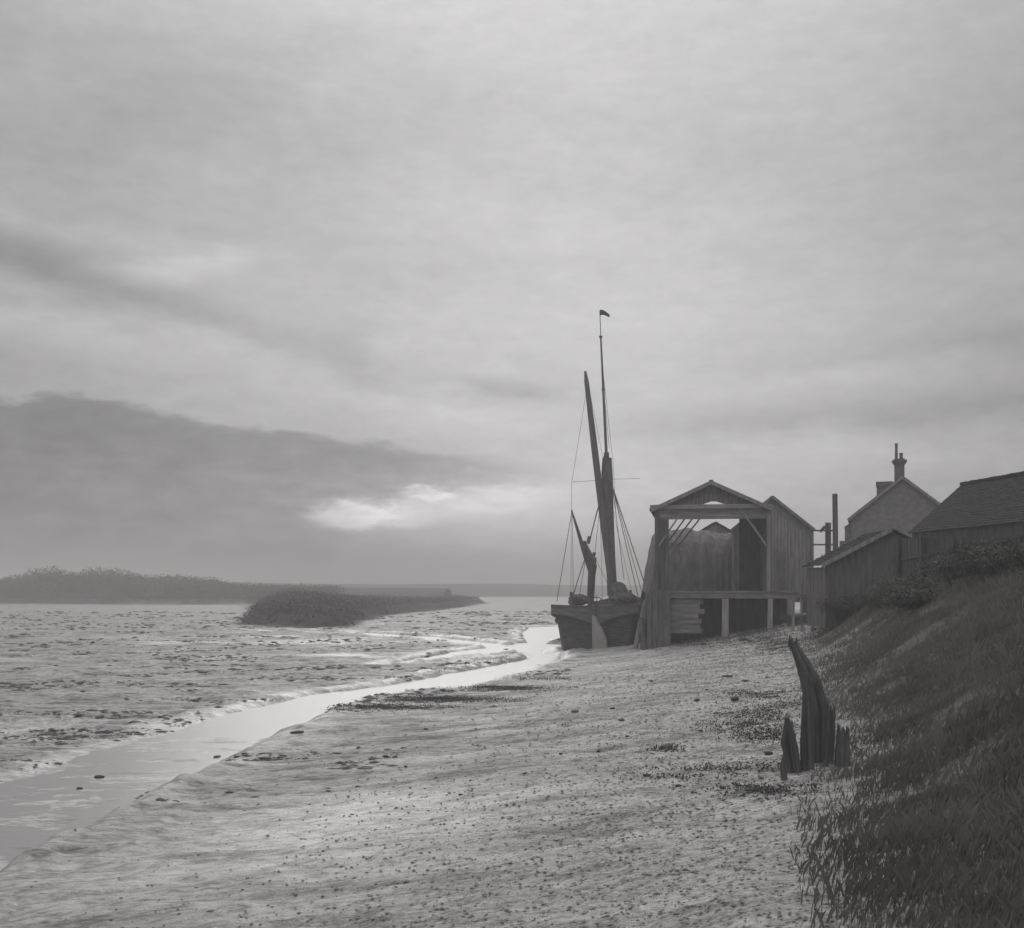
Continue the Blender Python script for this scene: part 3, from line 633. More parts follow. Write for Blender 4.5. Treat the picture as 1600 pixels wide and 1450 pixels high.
# ------------------------------------------------------------------ wharf
WY = -R(9.0)
c0 = at(1111, 920, 61.6)
wh_ = thing('timber_wharf', 'long timber wharf on piles under the open shed', 'wharf', (c0.x, c0.y, 0), WY)
FZ = 3.80
def wl(px, py, yl, o=wh_):
    inv = o.matrix_basis.inverted(); oo = inv @ Vector((0, 0, EYE)); d = inv.to_3x3() @ Vector(((px - CX) / F, 1, (HY - py) / F))
    return oo + d * ((yl - oo.y) / d.y)
def gzl(o, x, y):
    p = o.matrix_basis @ Vector((x, y, 0)); return gz(p.x, p.y)
MB().plane_boards((-3.35, -.35, FZ - .08), (1, 0, 0), (0, 1, 0), 7.8, 9.2, .22, .07).build('decking', M_WOODH, wh_)
MB().beam((-3.4, -.42, FZ - .16), (4.5, -.42, FZ - .16), .14, .3).build('edge_beam', M_WOODH, wh_)
MB().beam((-3.4, -.50, FZ + .06), (4.5, -.50, FZ + .04), .14, .08).build('kerb_rail', M_WOODH, wh_)
for yb_ in (2.2, 5.2, 8.4): MB().beam((-3.35, yb_, FZ - .24), (4.45, yb_, FZ - .24), .25, .28).build('cross_beam', M_DARK, wh_)
for (px, w_, m_) in ((1015, .26, M_DARK), (1025, .34, M_DARK), (1034, .3, M_DARK), (1042.5, .36, M_DARK), (1133, .36, M_MID), (1203, .27, M_MID), (1234, .3, M_WOOD)):
    p = wl(px, 950, -.62 if m_ is M_DARK else -.5); yl = -.62 if m_ is M_DARK else -.42; top = FZ - .33
    if m_ is M_DARK: top = FZ + random.uniform(-.1, .22); yl = -.75
    MB().beam((p.x, yl, gzl(wh_, p.x, yl) - .5), (p.x + random.uniform(-.03, .03), yl, top), w_, w_ * .9, w_ * .92, w_ * .85).build('pile', m_, wh_)
for yb_ in (3.0, 6.5):
    for x in (-3.0, -1.2, .8, 2.4, 4.2):
        MB().beam((x, yb_, gzl(wh_, x, yb_) - .5), (x, yb_, FZ - .38), .28, .28).build('pile', M_DARK, wh_)
# boarded face under the left half, dark backing boards behind
fb = MB(); a, b = wl(1046, 950, -.3), wl(1097, 950, -.3)
for i in range(7):
    z1 = FZ - .36 - i * .26; sh = random.uniform(-.25, .15)
    fb.box(a.x, b.x + sh, -.34 + random.uniform(-.01, .01), -.28, z1 - .25, z1)
fb.build('boarded_face', M_WOODH, wh_)
MB().plane_boards((-3.2, 2.0, 0.2), (1, 0, 0), (0, 0, 1), 7.6, 3.4, .26, .05, gap=.0).build('dark_backing_boards', M_FENCE, wh_)  # backing sheet in a darker colour, standing in for the shade below the deck
MB().plane_boards((-3.3, -.5, 0.3), (0, 1, 0), (0, 0, 1), 8, 3.1, .3, .05, miss=.1).build('side_boards', M_DARK, wh_)
# leaning fender timbers between barge and wharf
for i, (px, py0, px2, py1, Y, lab) in enumerate(((993, 1014, 1008, 938, 63, 'pale leaning fender timber between the barge and the wharf'), (1004, 1013, 1012, 925, 62, 'dark upright fender timber at the left corner of the wharf'), (1008, 1012, 1001, 965, 61.5, 'short crooked stake at the foot of the wharf corner'))):
    a, b = at(px, py0, Y), at(px2, py1, Y + .5); g0 = gz(a.x, a.y)
    o = MB().tube([(0, 0, -.5), (0, 0, .05), Vector((b.x - a.x, .4, b.z - g0))], [.15, .15, .11], 8, .06).build('fender_timber', M_WOOD if i == 0 else M_DARK, loc=(a.x, a.y, g0)); tag(o, lab, 'timber', 'fender timbers by the wharf')

# ------------------------------------------------------------------ open shed on the wharf
sh = thing('open_shed', 'open-fronted gabled timber shed with knee braces on the wharf', 'shed', (c0.x, c0.y, FZ), WY)
def slp(px, py, yl): return wl(px, py, yl, sh)
a = slp(1112, 751, -.2); AP = a.z; AX = a.x
eL, eR = slp(1016, 794, -.2), slp(1208, 794, -.2)
HW = (eR.x - eL.x) / 2; AX = (eR.x + eL.x) / 2; EZ = (eL.z + eR.z) / 2; D = 6.2; AP = AP
slope = (AP - EZ) / HW
for sgn in (-1, 1):
    r_ = MB().roof((AX + sgn * HW, -.25, EZ - .08), (AX + sgn * HW, D + .2, EZ - .08), (AX, D + .2, AP - .06), (AX, -.25, AP - .06), 9, .05, .5)
    r_.build('roof', M_ROOF2, sh)
MB().beam((AX, -.27, AP), (AX, D + .22, AP), .22, .08).build('ridge_cap', M_DARK, sh)
for sgn in (-1, 1): MB().beam((AX + sgn * (HW + .02), -.30, EZ - .12), (AX, -.30, AP - .1), .06, .2).build('barge_board', M_WOOD, sh)
tz = slp(1111, 791.5, 0).z      # tie beam
def arch(x): # arched lower edge of the gable boarding
    return tz + .11 + max(0, .17 - .30 * (abs(x - (slp(1115, 785, 0).x)) / .48) ** 2 * .5)
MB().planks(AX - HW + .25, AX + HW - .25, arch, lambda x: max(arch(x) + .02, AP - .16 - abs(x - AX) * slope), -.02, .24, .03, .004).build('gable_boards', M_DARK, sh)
MB().beam((AX - HW - .02, -.08, tz), (AX + HW, -.08, tz), .14, .22).build('tie_beam', M_PALEH, sh)
lz0, lz1 = slp(1111, 811, 0).z, tz - .11
xl, xr = slp(1023, 850, 0).x, slp(1204, 850, 0).x
lt = MB()
for i in range(3):
    hgt = (lz1 - lz0) / 3; lt.box(xl + .1, xr, .0, .06 + .01 * i, lz0 + hgt * i, lz0 + hgt * (i + 1) - .008)
lt.build('lintel_boards', M_WOODH, sh)
px_l, px_r = slp(1045, 850, 0).x, slp(1198, 850, 0).x
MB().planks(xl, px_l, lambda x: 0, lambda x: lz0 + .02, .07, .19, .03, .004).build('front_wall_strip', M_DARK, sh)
MB().beam((xl + .1, 0, 0), (xl + .1, 0, tz - .11), .2, .2).build('corner_post', M_DARK, sh)
MB().beam((px_l - .1, -.03, 0), (px_l - .1, -.03, lz0), .17, .17).build('corner_post', M_DARK, sh)
MB().beam(((px_r + xr) / 2, 0, 0), ((px_r + xr) / 2, 0, tz - .11), xr - px_r, .2).build('corner_post', M_WOOD, sh)
# rear right boarding, side walls
rl, rr_ = slp(1155, 850, D - .1).x, xr
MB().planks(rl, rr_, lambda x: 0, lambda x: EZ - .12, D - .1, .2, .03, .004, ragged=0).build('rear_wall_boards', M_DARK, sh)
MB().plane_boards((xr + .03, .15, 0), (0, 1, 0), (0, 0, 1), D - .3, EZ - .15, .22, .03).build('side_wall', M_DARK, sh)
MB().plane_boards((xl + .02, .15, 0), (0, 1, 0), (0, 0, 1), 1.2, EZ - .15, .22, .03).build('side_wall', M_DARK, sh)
for yy in (3.0, D - .15):
    MB().beam((xl + .1, yy, 0), (xl + .1, yy, EZ - .1), .2, .2).build('post', M_DARK, sh)
    MB().beam((xr - .1, yy, 0), (xr - .1, yy, EZ - .1), .2, .2).build('post', M_WOOD, sh)
    MB().beam((AX - HW + .2, yy, lz1 + .12), (AX + HW - .2, yy, lz1 + .12), .16, .22).build('tie_beam', M_WOODH, sh)
for ib, yy in enumerate((-.04, 1.5, 3.0, 4.6)):
    q_ = .36 * ib
    MB().beam((xl + .2, yy, lz0 - 1.45 - q_), (xl + 1.55 + q_, yy, tz - .1), .075, .085).build('knee_brace', M_WOOD, sh)
    MB().beam((xr - .2, yy, lz0 - 1.45 + q_ * .6), (xr - 1.6 + q_ * .6, yy, tz - .1), .075, .085).build('knee_brace', M_WOOD, sh)

# ------------------------------------------------------------------ boarded shed behind, right
b0 = at(1207, 925, 69); BZ = FZ
bs = thing('boarded_shed', 'tall windowless boarded shed with steep gable right of the open shed', 'shed', (b0.x, b0.y, BZ), -R(12))
def bsl(px, py, yl): return wl(px, py, yl, bs)
ap = bsl(1207, 775, 0); er = bsl(1273, 827, 0); hw2 = er.x - ap.x; sl2 = (ap.z - er.z) / hw2
MB().planks(-hw2 + .12, hw2 - .12, lambda x: -.6, lambda x: ap.z - .06 - abs(x) * sl2, .0, .21, .03, .005).build('front_wall', M_WOOD, bs)
for sgn in (-1, 1):
    MB().roof((sgn * hw2, -.2, er.z - .02), (sgn * hw2, 9.2, er.z - .02), (0, 9.2, ap.z), (0, -.2, ap.z), 12, .05, .4).build('roof', M_ROOF2, bs)
    MB().beam((sgn * (hw2 + .01), -.22, er.z - .06), (0, -.22, ap.z - .05), .05, .16).build('barge_board', M_WOOD, bs)
    MB().plane_boards((sgn * (hw2 - .13), .05, -.6), (0, 1, 0), (0, 0, 1), 9, er.z + .55, .22, .03).build('side_wall', M_WOOD, bs)
    MB().beam((sgn * (hw2 - .13), -.04, -.6), (sgn * (hw2 - .13), -.04, er.z), .14, .1).build('corner_board', M_PALE if sgn < 0 else M_WOOD, bs)
a, b = bsl(1213, 862, 0), bsl(1228, 900, 0)
MB().box(a.x, b.x, -.06, -.035, 0.25, a.z).build('plank_door', M_HOUSE, bs)
MB().box(-hw2 + .1, hw2, -.1, -.04, -.35, -.15).build('sill_beam', M_WOODH, bs)
for x in (-hw2 + .2, 0, hw2 - .2):
    for yy in (.3, 4.5, 8.8):
        p = bs.matrix_basis @ Vector((x, yy, 0)); MB().beam((x, yy, gz(p.x, p.y) - BZ - .4), (x, yy, -.1), .3, .3).build('footing', M_DARK, bs)

# ------------------------------------------------------------------ what shows through the open shed: a gabled hut and a ragged stack
h0 = at(1118, 920, 79)
hut = thing('gabled_hut', 'low gabled hut seen through the open shed', 'hut', (h0.x, h0.y, 3.3), -R(10))
def hl(px, py, yl): return wl(px, py, yl, hut)
ap = hl(1118, 815, 0); ex = hl(1160, 839, 0); hw3 = ex.x - ap.x; s3 = (ap.z - ex.z) / hw3
MB().planks(-hw3 + .1, hw3 - .1, lambda x: -.5, lambda x: ap.z - .05 - abs(x) * s3, 0, .25, .03, .004).build('front_wall', M_WOOD, hut)
for sgn in (-1, 1):
    MB().roof((sgn * hw3, -.2, ex.z), (sgn * hw3, 6, ex.z), (0, 6, ap.z), (0, -.2, ap.z), 10, .05, .4).build('roof', M_ROOF, hut)
    MB().plane_boards((sgn * (hw3 - .12), .05, -.6), (0, 1, 0), (0, 0, 1), 5.8, ex.z + .5, .25, .03).build('side_wall', M_WOOD, hut)
def heap(name, prof, Y, depth, m_, label, cat, seed):
    """ragged upright heap following a skyline, rounded in depth"""
    lx, hx = prof[0][0], prof[-1][0]; N, K = 60, 16; px = np.linspace(lx, hx, N); py = np.interp(px, [p[0] for p in prof], [p[1] for p in prof])
    X = (px - CX) * Y / F; Z = EYE + (HY - py) * Y / F; cx_ = X.mean(); g0 = 3.2; vs = []
    for k_ in range(K):
        t_ = k_ / (K - 1); ph = math.pi * t_; yy = Y - depth / 2 * math.cos(ph) + .15 * fbm(X * 2, X * 0 + k_ * .7, 3, seed) * 2
        zz = g0 - .6 + (Z - g0 + .6) * (np.sin(ph) ** .35 if 0 < t_ < 1 else 0) + .22 * fbm(X * 2.3, X * 0 + k_ * .9, 3, seed + 3) * (1 if 0 < t_ < 1 else 0)
        vs.append(np.stack([X + .15 * fbm(X * 3, X * 0 + k_, 2, seed + 9), np.broadcast_to(yy, X.shape), zz], -1))
    V1 = np.concatenate(vs); V1 -= np.array([cx_, Y, g0]); ii = np.arange(N * K).reshape(K, N)
    q_ = np.stack([ii[:-1, :-1], ii[:-1, 1:], ii[1:, 1:], ii[1:, :-1]], -1).reshape(-1, 4)
    o = np_mesh(name, V1, q_, m_, False); o.location = (cx_, Y, g0); return tag(o, label, cat)
heap('stack', [(1006, 924), (1010, 900), (1012, 880), (1016, 862), (1018, 840), (1024, 831), (1040, 829), (1060, 828), (1075, 826), (1085, 830), (1099, 829), (1112, 831), (1140, 833), (1156, 840), (1166, 900)], 73.5, 4, M_HAY, 'tall ragged-edged stack showing behind the left posts of the open shed', 'stack', 4)
# low store behind that closes the view under the roof
s0 = at(1120, 920, 86); st_ = thing('long_store', 'long low store building filling the view behind the gabled hut', 'building', (s0.x, s0.y, 3.2), -R(8))
sw = 3.2
MB().planks(-sw, sw + .6, lambda x: -.4, lambda x: 4.0, 0, .25, .03, .004).build('front_wall', M_WOOD, st_)
MB().roof((-sw - .2, -.2, 4.0), (sw + .8, -.2, 4.0), (sw + .8, 2.5, 4.75), (-sw - .2, 2.5, 4.75), 8, .05, .4).build('roof', M_ROOF, st_)
MB().plane_boards((-sw, .05, -.4), (0, 1, 0), (0, 0, 1), 4.9, 4.3, .25, .03).build('side_wall', M_WOOD, st_)
MB().plane_boards((sw + .6, .05, -.4), (0, 1, 0), (0, 0, 1), 4.9, 4.3, .25, .03).build('side_wall', M_WOOD, st_)

# ------------------------------------------------------------------ posts and rails between the sheds and the bank
def post(px, py, pyb, Y, w, label, name='mooring_post', arm=False, lean=0, m_=M_DARK, cat='post'):
    a = at(px, py, Y); b = at(px + lean, pyb, Y); g0 = gz(a.x, Y)
    t_ = thing(name, label, cat, (b.x, Y, g0))
    MB().tube([(0, 0, -.5), (0, 0, .2), (a.x - b.x, 0, a.z - g0)], [w / 2, w / 2, w / 2 * .93], 10, .04).build('shaft', m_, t_)
    MB().tube([(a.x - b.x, 0, a.z - g0), (a.x - b.x, 0, a.z - g0 + .09)], [w / 2 * 1.08, w / 2 * .8], 10).build('cap', m_, t_)
    if arm: MB().beam((a.x - b.x - .1, 0, a.z - g0 - .15), (a.x - b.x - .42, 0, a.z - g0 - .38), .09, .09).tube([(a.x - b.x - .45, 0, a.z - g0 - .44), (a.x - b.x - .2, 0, a.z - g0 - .12)], .08, 6).build('bracket', m_, t_)
    return t_
post(1294, 819, 906, 66, .36, 'thick round mooring post with a bracket near its top, right of the boarded shed', arm=True)
post(1304.5, 774, 870, 64, .32, 'tall bare pole standing beside the thick mooring post', 'tall_pole', lean=2, cat='pole')
rl_ = thing('hand_rail', 'two-bar rail from the boarded shed to the mooring posts', 'rail', (at(1285, 920, 66).x, 66, 3.9))
for py in (829, 851):
    a, b = at(1271, py, 66.4), at(1302, py, 65.6); o_ = rl_.location
    MB().beam(a - o_, b - o_, .07, .09).build('rail', M_DARK, rl_)
p0 = at(1283, 850, 66.2) - rl_.location
MB().beam((p0.x, 0, -.5), (p0.x, 0, p0.z - .6), .05, .05).build('upright', M_DARK, rl_)

# ------------------------------------------------------------------ low boathouse on the bank
k0 = at(1390, 920, 47); bh = thing('low_boathouse', 'low dark boathouse with sloping roof above the bank', 'boathouse', (k0.x, k0.y, 3.6), -R(4))
def kl(px, py, yl): return wl(px, py, yl, bh)
ap = kl(1391, 826, 0); ex = kl(1283, 882, 0); hw4 = -(ex.x - ap.x); s4 = (ap.z - ex.z) / hw4; ax4 = ap.x
MB().planks(ax4 - hw4 + .15, ax4 + hw4 * 1.3, lambda x: -1.2, lambda x: ap.z - .08 - abs(x - ax4) * s4, 0, .2, .03, .005).build('front_wall', M_DARK, bh)
MB().roof((ax4 - hw4, -.25, ex.z), (ax4 - hw4, 4.2, ex.z), (ax4, 4.2, ap.z), (ax4, -.25, ap.z), 14, .05, .35).build('roof', M_ROOF, bh)
MB().roof((ax4 + hw4 * 1.3, -.25, ap.z - hw4 * 1.3 * s4), (ax4 + hw4 * 1.3, 4.2, ap.z - hw4 * 1.3 * s4), (ax4, 4.2, ap.z), (ax4, -.25, ap.z), 14, .05, .35).build('roof', M_ROOF, bh)
MB().plane_boards((ax4 - hw4 + .16, .05, -1.2), (0, 1, 0), (0, 0, 1), 4, ex.z + 1.1, .22, .03).build('side_wall', M_DARK, bh)
MB().beam((ax4 - hw4 - .02, -.28, ex.z - .05), (ax4, -.28, ap.z - .05), .05, .16).build('barge_board', M_WOOD, bh)

# ------------------------------------------------------------------ big dark barn, right
br = thing('dark_barn', 'large dark barn whose long roof runs off the right edge', 'barn', (0, 0, 3.8), 0)
f0 = at(1506, 757, 60); n0 = at(1720, 722, 49); ex = at(1440, 822, 60)
br.location = (f0.x, f0.y, 3.8); ax_ = Vector((n0.x - f0.x, n0.y - f0.y, 0)); Lb = ax_.length; br.rotation_euler = (0, 0, math.atan2(ax_.y, ax_.x))
rz = f0.z - 3.8; hb = 3.0; ez = rz - 2.55
# local x runs along the ridge (towards the camera); -y is the creek side
MB().roof((-.2, -hb, ez), (Lb + 1, -hb, ez), (Lb + 1, 0, rz), (-.2, 0, rz), 20, .06, .32).build('roof', M_ROOF, br)
MB().roof((-.2, hb, ez), (Lb + 1, hb, ez), (Lb + 1, 0, rz), (-.2, 0, rz), 20, .06, .32).build('roof', M_ROOF, br)
rc = MB()
for i in range(30): rc.beam((Lb * i / 28 - .2, 0, rz + .05 + random.uniform(-.015, .02)), (Lb * i / 28 + .26, 0, rz + .05 + random.uniform(-.015, .02)), .24, .14)
rc.build('ridge_tiles', M_ROOF, br)
for xx in (0, Lb + .8):
    g_ = MB().prism([(-hb + .2, -.5), (hb - .2, -.5), (hb - .2, ez + .05), (0, rz - .12), (-hb + .2, ez + .05)], 0, .12); o = g_.build('gable_wall', M_DARK, br, loc=(xx, 0, 0)); o.rotation_euler = (0, 0, R(90))
for sgn in (-1, 1): MB().plane_boards((.1, sgn * (hb - .2), -.5), (1, 0, 0), (0, 0, 1), Lb + .8, ez + .5, .25, .04).build('side_wall', M_FENCE, br)

# ------------------------------------------------------------------ house with chimneys
q0 = at(1410, 920, 85); ho = thing('gabled_house', 'grey gabled house with two chimneys beyond the bank', 'house', (q0.x, q0.y, 3.6), -R(17))
def ql(px, py, yl): return wl(px, py, yl, ho)
ap = ql(1411, 745, 0); ex = ql(1326, 812, 0); hw5 = -ex.x + ap.x; s5 = (ap.z - ex.z) / hw5
MB().prism([(-hw5 + .25, -.8), (hw5 - .25, -.8), (hw5 - .25, ex.z + .1), (0, ap.z - .16), (-hw5 + .25, ex.z + .1)], 0, 8.8).build('walls', M_HOUSE, ho)
for sgn in (-1, 1):
    MB().roof((sgn * hw5, -.25, ex.z), (sgn * hw5, 9, ex.z), (0, 9, ap.z), (0, -.25, ap.z), 20, .06, .3).build('roof', M_ROOF, ho)
    MB().beam((sgn * (hw5 + .02), -.28, ex.z - .04), (0, -.28, ap.z - .04), .07, .2).build('barge_board', M_WOOD, ho)
def chimney(px0, px1, pyt, yl, zb, pots, corb=True):
    a, b = ql(px0, pyt, yl), ql(px1, pyt, yl); c = (a.x + b.x) / 2; w_ = (b.x - a.x) / 2 * .94; z = a.z; mb = MB()
    n_ = int((z - zb) / .1)
    mb.box(c - w_, c + w_, yl - .45, yl + .45, zb, z - .35)
    if corb:
        for i, e in enumerate((.05, .11, .17)): mb.box(c - w_ - e, c + w_ + e, yl - .45 - e, yl + .45 + e, z - .35 + i * .1, z - .25 + i * .1)
        mb.box(c - w_ - .03, c + w_ + .03, yl - .48, yl + .48, z - .05, z + .06)
    else: mb.box(c - w_ - .06, c + w_ + .06, yl - .5, yl + .5, z - .35, z)
    o = mb.build('chimney', M_BRICK, ho)
    for (px, pyp, r_) in pots:
        t_ = ql(px, pyp, yl); MB().tube([(t_.x, yl, z - .02), (t_.x, yl, z + .15), (t_.x, yl, t_.z - .12), (t_.x, yl, t_.z - .1), (t_.x, yl, t_.z)], [r_ * 1.15, r_, r_ * .85, r_ * 1.1, r_ * 1.1], 10).build('chimney_pot', M_BRICK, o)
    return o
chimney(1397, 1413.5, 719, .6, ap.z - 1.6, [(1400.5, 693, .11), (1408, 708, .13)])
chimney(1369, 1395, 753.5, 4.5, ex.z + .4, [], corb=False)
MB().box(-hw5 - .25, -hw5 + .26, 1.0, 5, -.5, ex.z - .5).prism([(-hw5 - .3, ex.z - .5), (-hw5 + .25, ex.z - .5), (-hw5 + .25, ex.z - .1)], .95, 5.05).build('lean_to', M_HOUSE, ho)
MB().box(-hw5 - .65, -hw5 - .2, 2.0, 6, -.5, ex.z - 1.5).build('outhouse_wall', M_HOUSE, ho)

# ------------------------------------------------------------------ plank fence on the bank crest
def fence(P, hgt, label, w=.14):
    x0, y0 = P[0]; t_ = thing('plank_fence', label, 'fence', (x0, y0, gz(x0, y0))); z0 = gz(x0, y0); bd = MB(); 
    for (xa, ya), (xb, yb) in zip(P[:-1], P[1:]):
        Ls = math.hypot(xb - xa, yb - ya); N = int(Ls / w); ux, uy = (xb - xa) / Ls, (yb - ya) / Ls
        for i in range(N):
            if random.random() < .03: continue
            f = (i + .5) / N; x, y = xa + (xb - xa) * f, ya + (yb - ya) * f; g0 = gz(x, y) - z0; H = hgt(x, y) - z0 + random.uniform(-.05, .05); ww = w * .44
            c = Vector((x - x0, y - y0, 0)); u = Vector((ux, uy, 0)) * ww; n_ = Vector((-uy, ux, 0)) * .012; o_ = Vector((-uy, ux, 0)) * random.uniform(-.01, .01); zb, zt = Vector((0, 0, g0 - .1)), Vector((0, 0, H)); ti = Vector((ux, uy, 0)) * random.uniform(-.02, .02)
            bd.hexa([c + o_ - u - n_ + zb, c + o_ + u - n_ + zb, c + o_ + u + n_ + zb, c + o_ - u + n_ + zb, c + o_ - u - n_ + zt + ti, c + o_ + u - n_ + zt + ti, c + o_ + u + n_ + zt + ti, c + o_ - u + n_ + zt + ti])
        for f in (0, 1):
            x, y = xa + (xb - xa) * f, ya + (yb - ya) * f
        pb = MB(); H = hgt(xa, ya) - z0
        pb.beam((xa - x0 + uy * .09, ya - y0 - ux * .09, gz(xa, ya) - z0 - .4), (xa - x0 + uy * .09, ya - y0 - ux * .09, H + .06), .13, .13).build('fence_post', M_FENCE, t_)
        for q_ in (.3, 1.2):
            ga, gb = gz(xa, ya) - z0 + q_, gz(xb, yb) - z0 + q_
            MB().beam((xa - x0 + uy * .04, ya - y0 - ux * .04, ga), (xb - x0 + uy * .04, yb - y0 - ux * .04, gb), .05, .09).build('fence_rail', M_FENCE, t_)
    bd.build('boards', M_FENCE, t_); return t_
FP = [(at(1408, 0, 44).x, 44), (at(1445, 0, 41).x, 41), (at(1495, 0, 38.5).x, 38.5), (at(1545, 0, 36).x, 36), (at(1600, 0, 33.5).x, 33.5), (at(1680, 0, 31).x, 31), (at(1770, 0, 29).x, 29)]
fence(FP, lambda x, y: EYE + (HY - 841) * y / F, 'tall close-boarded dark fence along the top of the right bank')
# low tumbledown rails near the wharf end
for i, (px, py, pb_, Y, lab) in enumerate(((1240, 930, 972, 57, 'leaning stake at the right end of the wharf'), (1252, 936, 975, 55, 'short stake just right of the leaning one at the wharf end'), (1268, 925, 970, 54, 'upright stake between the wharf end and the boathouse'), (1318, 905, 965, 50, 'stake in the grass below the boathouse eave'))):
    a = at(px, py, Y); b = at(px + random.uniform(-4, 4), pb_, Y); g0 = gz(b.x, Y)
    o = MB().tube([(0, 0, -.4), (0, 0, .1), (a.x - b.x, 0, max(.6, a.z - g0))], [.09, .09, .06], 7, .08).build('stake', M_WOOD, loc=(b.x, Y, g0)); tag(o, lab, 'stake', 'stakes along the bank')

# ------------------------------------------------------------------ foreground: rotten pile and stakes
def rotten(name, pts, rad, Y, label, cat, mat_=M_DARK, nn=14, j=.16, split=0, group=None):
    b = at(*pts[0], Y); g0 = gz(b.x, Y); o = []
    P = [Vector((0, 0, -.5))] + [Vector((at(px, py, Y).x - b.x, 0, at(px, py, Y).z - g0)) for px, py in pts[0:]]
    P[1].z = max(-.1, min(P[1].z, .1))
    rr = [rad[0]] + list(rad); mb = MB()
    # fluted weathered section
    ring = []; ph = [random.uniform(0, 6.28) for _ in range(4)]
    fine_ = [P[0]]; fr = [rr[0]]
    for i in range(1, len(P)):
        for k_ in range(1, 6): t_ = k_ / 5; fine_.append(P[i - 1].lerp(P[i], t_)); fr.append(rr[i - 1] + (rr[i] - rr[i - 1]) * t_)
    for p, r_ in zip(fine_, fr):
        for k_ in range(nn * 2):
            a = math.pi * k_ / nn; q_ = r_ * (1 + j * math.sin(5 * a + ph[0]) + j * .7 * math.sin(9 * a + ph[1] + p.z * .6) + random.uniform(-.04, .04))
            mb.v.append((p.x + q_ * math.cos(a), p.y + q_ * math.sin(a) * .85, p.z))
    N2 = nn * 2; Lr = len(fine_)
    top = fine_[-1].z
    for k_ in range(N2):     # jagged broken head
        v = mb.v[(Lr - 1) * N2 + k_]; mb.v[(Lr - 1) * N2 + k_] = (v[0], v[1], v[2] + random.uniform(-.10, .08) * (1 + split))
    for i in range(Lr - 1):
        for k_ in range(N2): mb.f.append((i * N2 + k_, i * N2 + (k_ + 1) % N2, (i + 1) * N2 + (k_ + 1) % N2, (i + 1) * N2 + k_))
    c = len(mb.v); mb.v.append(tuple(fine_[-1] - Vector((0, 0, .08)))); 
    for k_ in range(N2): mb.f.append(((Lr - 1) * N2 + k_, (Lr - 1) * N2 + (k_ + 1) % N2, c))
    ob = mb.build(name, mat_, loc=(b.x, Y, g0)); return tag(ob, label, cat, group)
PY = 16.5
rotten('rotten_pile', [(1281, 1190), (1281, 1150), (1279, 1112), (1268, 1064), (1255, 1034), (1239, 1003)], [.075, .09, .145, .13, .09, .055], PY, 'big rotten leaning pile with a split tapering head on the near foreshore', 'pile', split=.5)
rotten('broken_stake', [(1236, 1196), (1227, 1160), (1230, 1122)], [.05, .06, .025], PY - .3, 'thin pointed stake left of the big rotten pile', 'stake', group='broken stakes round the rotten pile')
G_ = 'broken stakes round the rotten pile'
rotten('broken_stake', [(1246, 1204), (1241, 1170), (1235, 1130)], [.045, .05, .025], PY - .4, 'second thin stake, between the leftmost one and the big rotten pile', 'stake', group=G_)
rotten('broken_stake', [(1256, 1198), (1256, 1160), (1257, 1088)], [.045, .05, .03], PY - .35, 'tall stake hugging the left side of the big rotten pile', 'stake', group=G_)
rotten('broken_stake', [(1267, 1206), (1268, 1165), (1266, 1098)], [.036, .04, .03], PY - .5, 'split stake standing directly in front of the big rotten pile', 'stake', group=G_)
rotten('broken_stake', [(1289, 1200), (1290, 1162), (1291, 1100)], [.036, .042, .035], PY - .4, 'stake in front of the right half of the big rotten pile', 'stake', group=G_)
rotten('broken_stake', [(1298, 1186), (1300, 1150), (1301, 1106)], [.036, .042, .035], PY - .1, 'stake touching the right side of the big rotten pile', 'stake', group=G_)
rotten('broken_stake', [(1226, 1222), (1224, 1200), (1227, 1176)], [.035, .04, .025], PY - 1.2, 'very short stake nearest the camera, left of the rotten pile', 'stake', group=G_)
rotten('broken_stake', [(1308, 1196), (1309, 1170), (1311, 1136)], [.032, .036, .02], PY - .4, 'thin leaning stake between the rotten pile and the short stump', 'stake', group=G_)
rotten('broken_stake', [(1320, 1215), (1319, 1180), (1321, 1142)], [.07, .075, .05], PY - .8, 'short thick stump standing apart on the right of the rotten pile', 'stump', group='broken stakes round the rotten pile')

